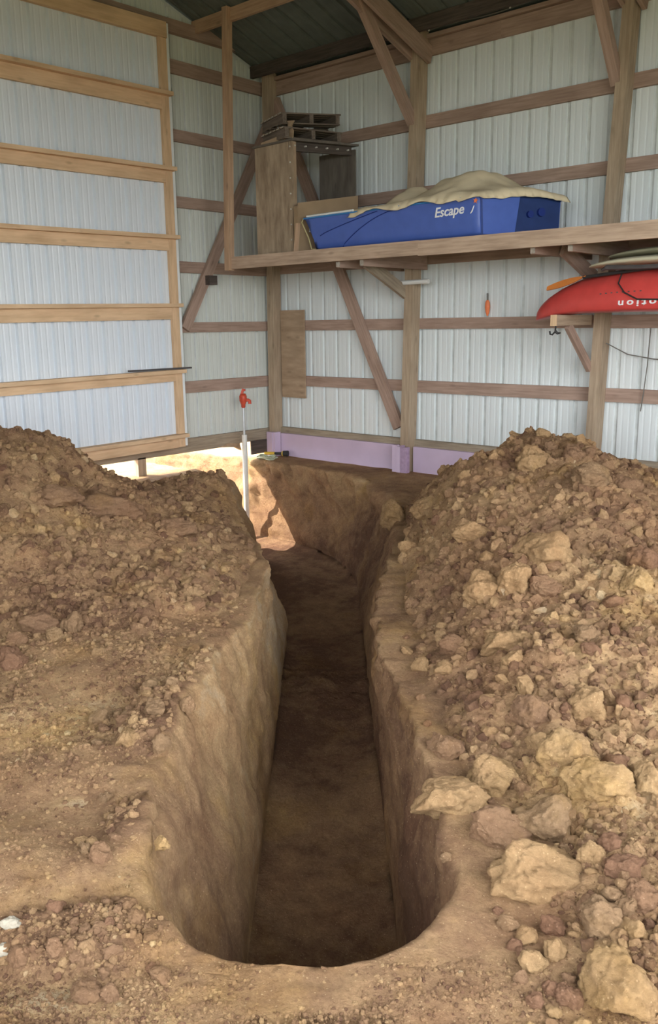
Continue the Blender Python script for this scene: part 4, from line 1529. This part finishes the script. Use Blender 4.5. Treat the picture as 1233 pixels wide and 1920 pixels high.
# ------------------------------------------------------------------ smaller things on the walls
pp = MB()
pp.tube([(1.86, -.168, 2.006), (2.43, -.168, 2.012)], .024, 14)
tag(pp.build('plastic_pipe', M['white']), 'short white plastic pipe fixed across the second post under the shelf', 'pipe')
fl = tag(empty('fishing_float'), 'orange float with grey stem hanging on the right wall', 'float')
MB().tube([(3.043, -.02, 1.655), (3.043, -.02, 1.69), (3.042, -.02, 1.74), (3.041, -.02, 1.79), (3.04, -.02, 1.81)], [.006, .018, .026, .022, .010], 12).build('body', M['orange'], fl)
MB().tube([(3.04, -.02, 1.81), (3.038, -.02, 1.875)], .009, 8).build('stem', M['wire'], fl)
tag(MB().box((.143, -.022, .725), (.535, -.004, 1.765), 0).build('plywood_sheet', M['ply']), 'upright tan plywood panel fastened beside the corner post', 'panel')
tag(MB().box((.004, -.455, .045), (.022, -.135, .212), 1).build('board_patch', M['dark_board']), 'dark grey board patch below the sill next to the corner post', 'board')
cbm = MB()
cbm.tube([(4.33, -.10, 1.40), (4.52, -.06, 1.30), (4.75, -.04, 1.262), (5.1, -.03, 1.25), (5.7, -.02, 1.30)], .005, 6)
tag(cbm.build('hanging_cable', M['wire']), 'thin grey cable sagging along the wall below the kayak', 'cable')
cb2 = MB()
cb2.tube([(4.70, -.03, 1.53), (4.69, -.03, 1.2), (4.67, -.03, .95), (4.655, -.03, .80)], .005, 6)
tag(cb2.build('hanging_rope', M['wire']), 'thin cord hanging straight down the wall right of the third post', 'cord')
pc = tag(empty('power_cable'), 'grey cable stapled along the top plate of the right wall', 'cable')
pts = [(2.3 + .2 * k, -.055, 4.395 + .012 * math.sin(k * 1.3)) for k in range(15)]
MB().tube(pts, .007, 6).build('cable', M['wire'], pc)
for k in (0, 5, 10):
    MB().tube([(2.33 + .16 * k + .02 * k, -.07, 4.385), (2.33 + .16 * k + .02 * k, -.07, 4.425)], .010, 8).build('insulator', M['white'], pc)
tag(MB().box((.19, -2.31, 1.140), (.214, -1.484, 1.158)).build('iron_bar', M['iron']), 'dark flat iron bar resting on a ledge of the sliding door', 'bar')

# ------------------------------------------------------------------ purple foam boards along the wall foot


def foam(x0, x1, z0, z1, label, y=-.030, th=.045):
    r = MB().box((x0, y - th, z0), (x1, y, z1)).build('foam_board', M['foam'])
    return tag(r, label, 'foam board', 'foam insulation boards at the wall foot')


foam(.155, 2.035, -.12, .283, 'purple foam insulation board between the corner post and second post')
f2 = foam(2.185, 4.16, -.12, .280, 'purple foam insulation board with a triangular patch, behind the right heap')
f3 = foam(4.30, 6.3, -.12, .285, 'purple foam insulation board with a dark label at the far right of the wall')
MB().prism([(3.14, -.0762, .276), (3.29, -.0762, .276), (3.235, -.0762, .205)], (0, -.003, 0)).build('triangular_patch', M['grey_wood'], f2)
lg = MB()
lg.bar((3.135, -.077, .075), (3.235, -.077, .172), .004, .007, (0, 0, 1)).bar((3.235, -.077, .172), (3.265, -.077, .10), .004, .007, (1, 0, 0))
lg.bar((3.19, -.077, .09), (3.23, -.077, .125), .004, .006, (0, 0, 1)).bar((3.23, -.077, .125), (3.262, -.077, .10), .004, .006, (0, 0, 1))
lg.build('printed_diamond', M['ink'], f2)
MB().box((4.80, -.0775, .035), (5.12, -.0755, .165)).build('printed_label', M['ink'], f3)
text_mesh('label_lettering', 'C', .11, M['foam'], (4.835, -.079, .062), (1, 0, 0), (0, 0, 1), f3, .8, .002, .15, .0008)
sl = MB()
for k in range(5):
    sl.box((4.735, -.0768, .06 + .02 * k), (4.752, -.0755, .072 + .02 * k))
sl.build('small_print', M['ink'], f3)
fw = tag(empty('foam_wrap'), 'purple foam strips wrapped round the foot of the second post', 'foam strip', 'foam strips round post feet')
for i, (xa, xb, ya) in enumerate(((1.985, 2.05, -.19), (2.052, 2.098, -.20), (2.10, 2.125, -.195), (2.127, 2.19, -.20))):
    MB().box((xa, ya, -.10), (xb, -.145, .30 - .015 * (i % 2))).build('foam_strip', M['foam'] if i in (0, 1) else M['foam_edge'], fw)
fc = tag(empty('foam_wrap'), 'purple foam strips wrapped round the foot of the corner post', 'foam strip', 'foam strips round post feet')
for i, (a, b) in enumerate((((.02, -.19, -.1), (.10, -.145, .30)), ((.102, -.20, -.1), (.125, -.145, .30)), ((.128, -.185, -.1), (.155, -.08, .30)))):
    MB().box(a, b, 2).build('foam_strip', M['foam'], fc)

# ------------------------------------------------------------------ hydrant, light and rope by the bend of the trench
hy = tag(empty('yard_hydrant'), 'red-headed yard hydrant on a white pipe standing in the trench', 'hydrant')
HXY = (.25, -.775)
hx, hyy = HXY
MB().tube([(hx, hyy, -1.1), (hx, hyy, .335), (hx, hyy, .34)], .031, 16).build('plastic_sleeve', M['pvc'], hy)
MB().tube([(hx, hyy, .30), (hx, hyy, .67)], .014, 12).build('riser_pipe', M['galv'], hy)
hh = MB()
hh.tube([(hx, hyy, .655), (hx, hyy, .675), (hx, hyy, .69), (hx, hyy, .74), (hx, hyy, .79), (hx, hyy, .82)], [.020, .026, .024, .043, .044, .03], 14)
hd = hh.build('head', M['hyd'], hy, True)
sdv = Vector((HX[0], HX[1], 0))
MB().tube([Vector((hx, hyy, .745)), Vector((hx, hyy, .745)) + sdv * .062, Vector((hx, hyy, .738)) + sdv * .075, Vector((hx, hyy, .70)) + sdv * .077], [.020, .018, .019, .019], 10).build('spout', M['hyd'], hd)
MB().bar(Vector((hx, hyy, .77)) - sdv * .028, Vector((hx, hyy, .875)) + sdv * .006, .022, .03, tuple(sdv)).build('lever', M['hyd'], hd)
MB().tube([Vector((hx, hyy, .86)) - sdv * .012, Vector((hx, hyy, .86)) + sdv * .03], .012, 8).build('link', M['hyd'], hd)

tl = tag(empty('work_light'), 'yellow and black work light lying at the foot of the purple foam', 'torch')
tz0 = .03
e0, e1 = Vector((.05, -.26, tz0 + .012)), Vector((.345, -.135, tz0 + .02))
ed = (e1 - e0).normalized()
MB().tube([e0, e0 + ed * .135], .020, 10).build('grip', M['yellow'], tl)
MB().tube([e0 + ed * .135, e0 + ed * .24], [.016, .018], 10).build('neck', M['black'], tl)
MB().tube([e0 + ed * .235, e0 + ed * .25, e0 + ed * .252], [.030, .033, .02], 12).build('collar', M['yellow'], tl)
MB().tube([e0 + ed * .25, e0 + ed * .31], [.034, .036], 14).build('lamp_head', M['black'], tl)
rp = MB()
pts = []
for k in range(110):
    t = k / 109 * 2 * math.pi * 4.5
    r = .10 + .03 * math.sin(k * .35) + .02 * math.sin(k * .9)
    pts.append((.22 + r * 1.1 * math.cos(t), -.40 + r * .85 * math.sin(t), .018 + .022 * (k / 109) + .010 * math.sin(k * .77)))
rp.tube(pts, .008, 6)
tag(rp.build('rope_coil', M['rope']), 'loose coil of pale green rope by the work light', 'rope')
# dark rubble lying outside below the sliding door
for i, (yy, zz, s_) in enumerate(((-2.42, -.02, .13), (-2.28, -.05, .09))):
    o = bpy.data.objects.new('soil_clod', CM['g' if i else 'b'][2 + i])
    COL.objects.link(o)
    o.location = (-.30, yy, zz)
    o.scale = (s_, s_ * 1.2, s_ * .8)
    tag(o, ('dark lump of soil seen through the gap under the sliding door', 'smaller grey lump beside the post under the sliding door')[i], 'soil clod')
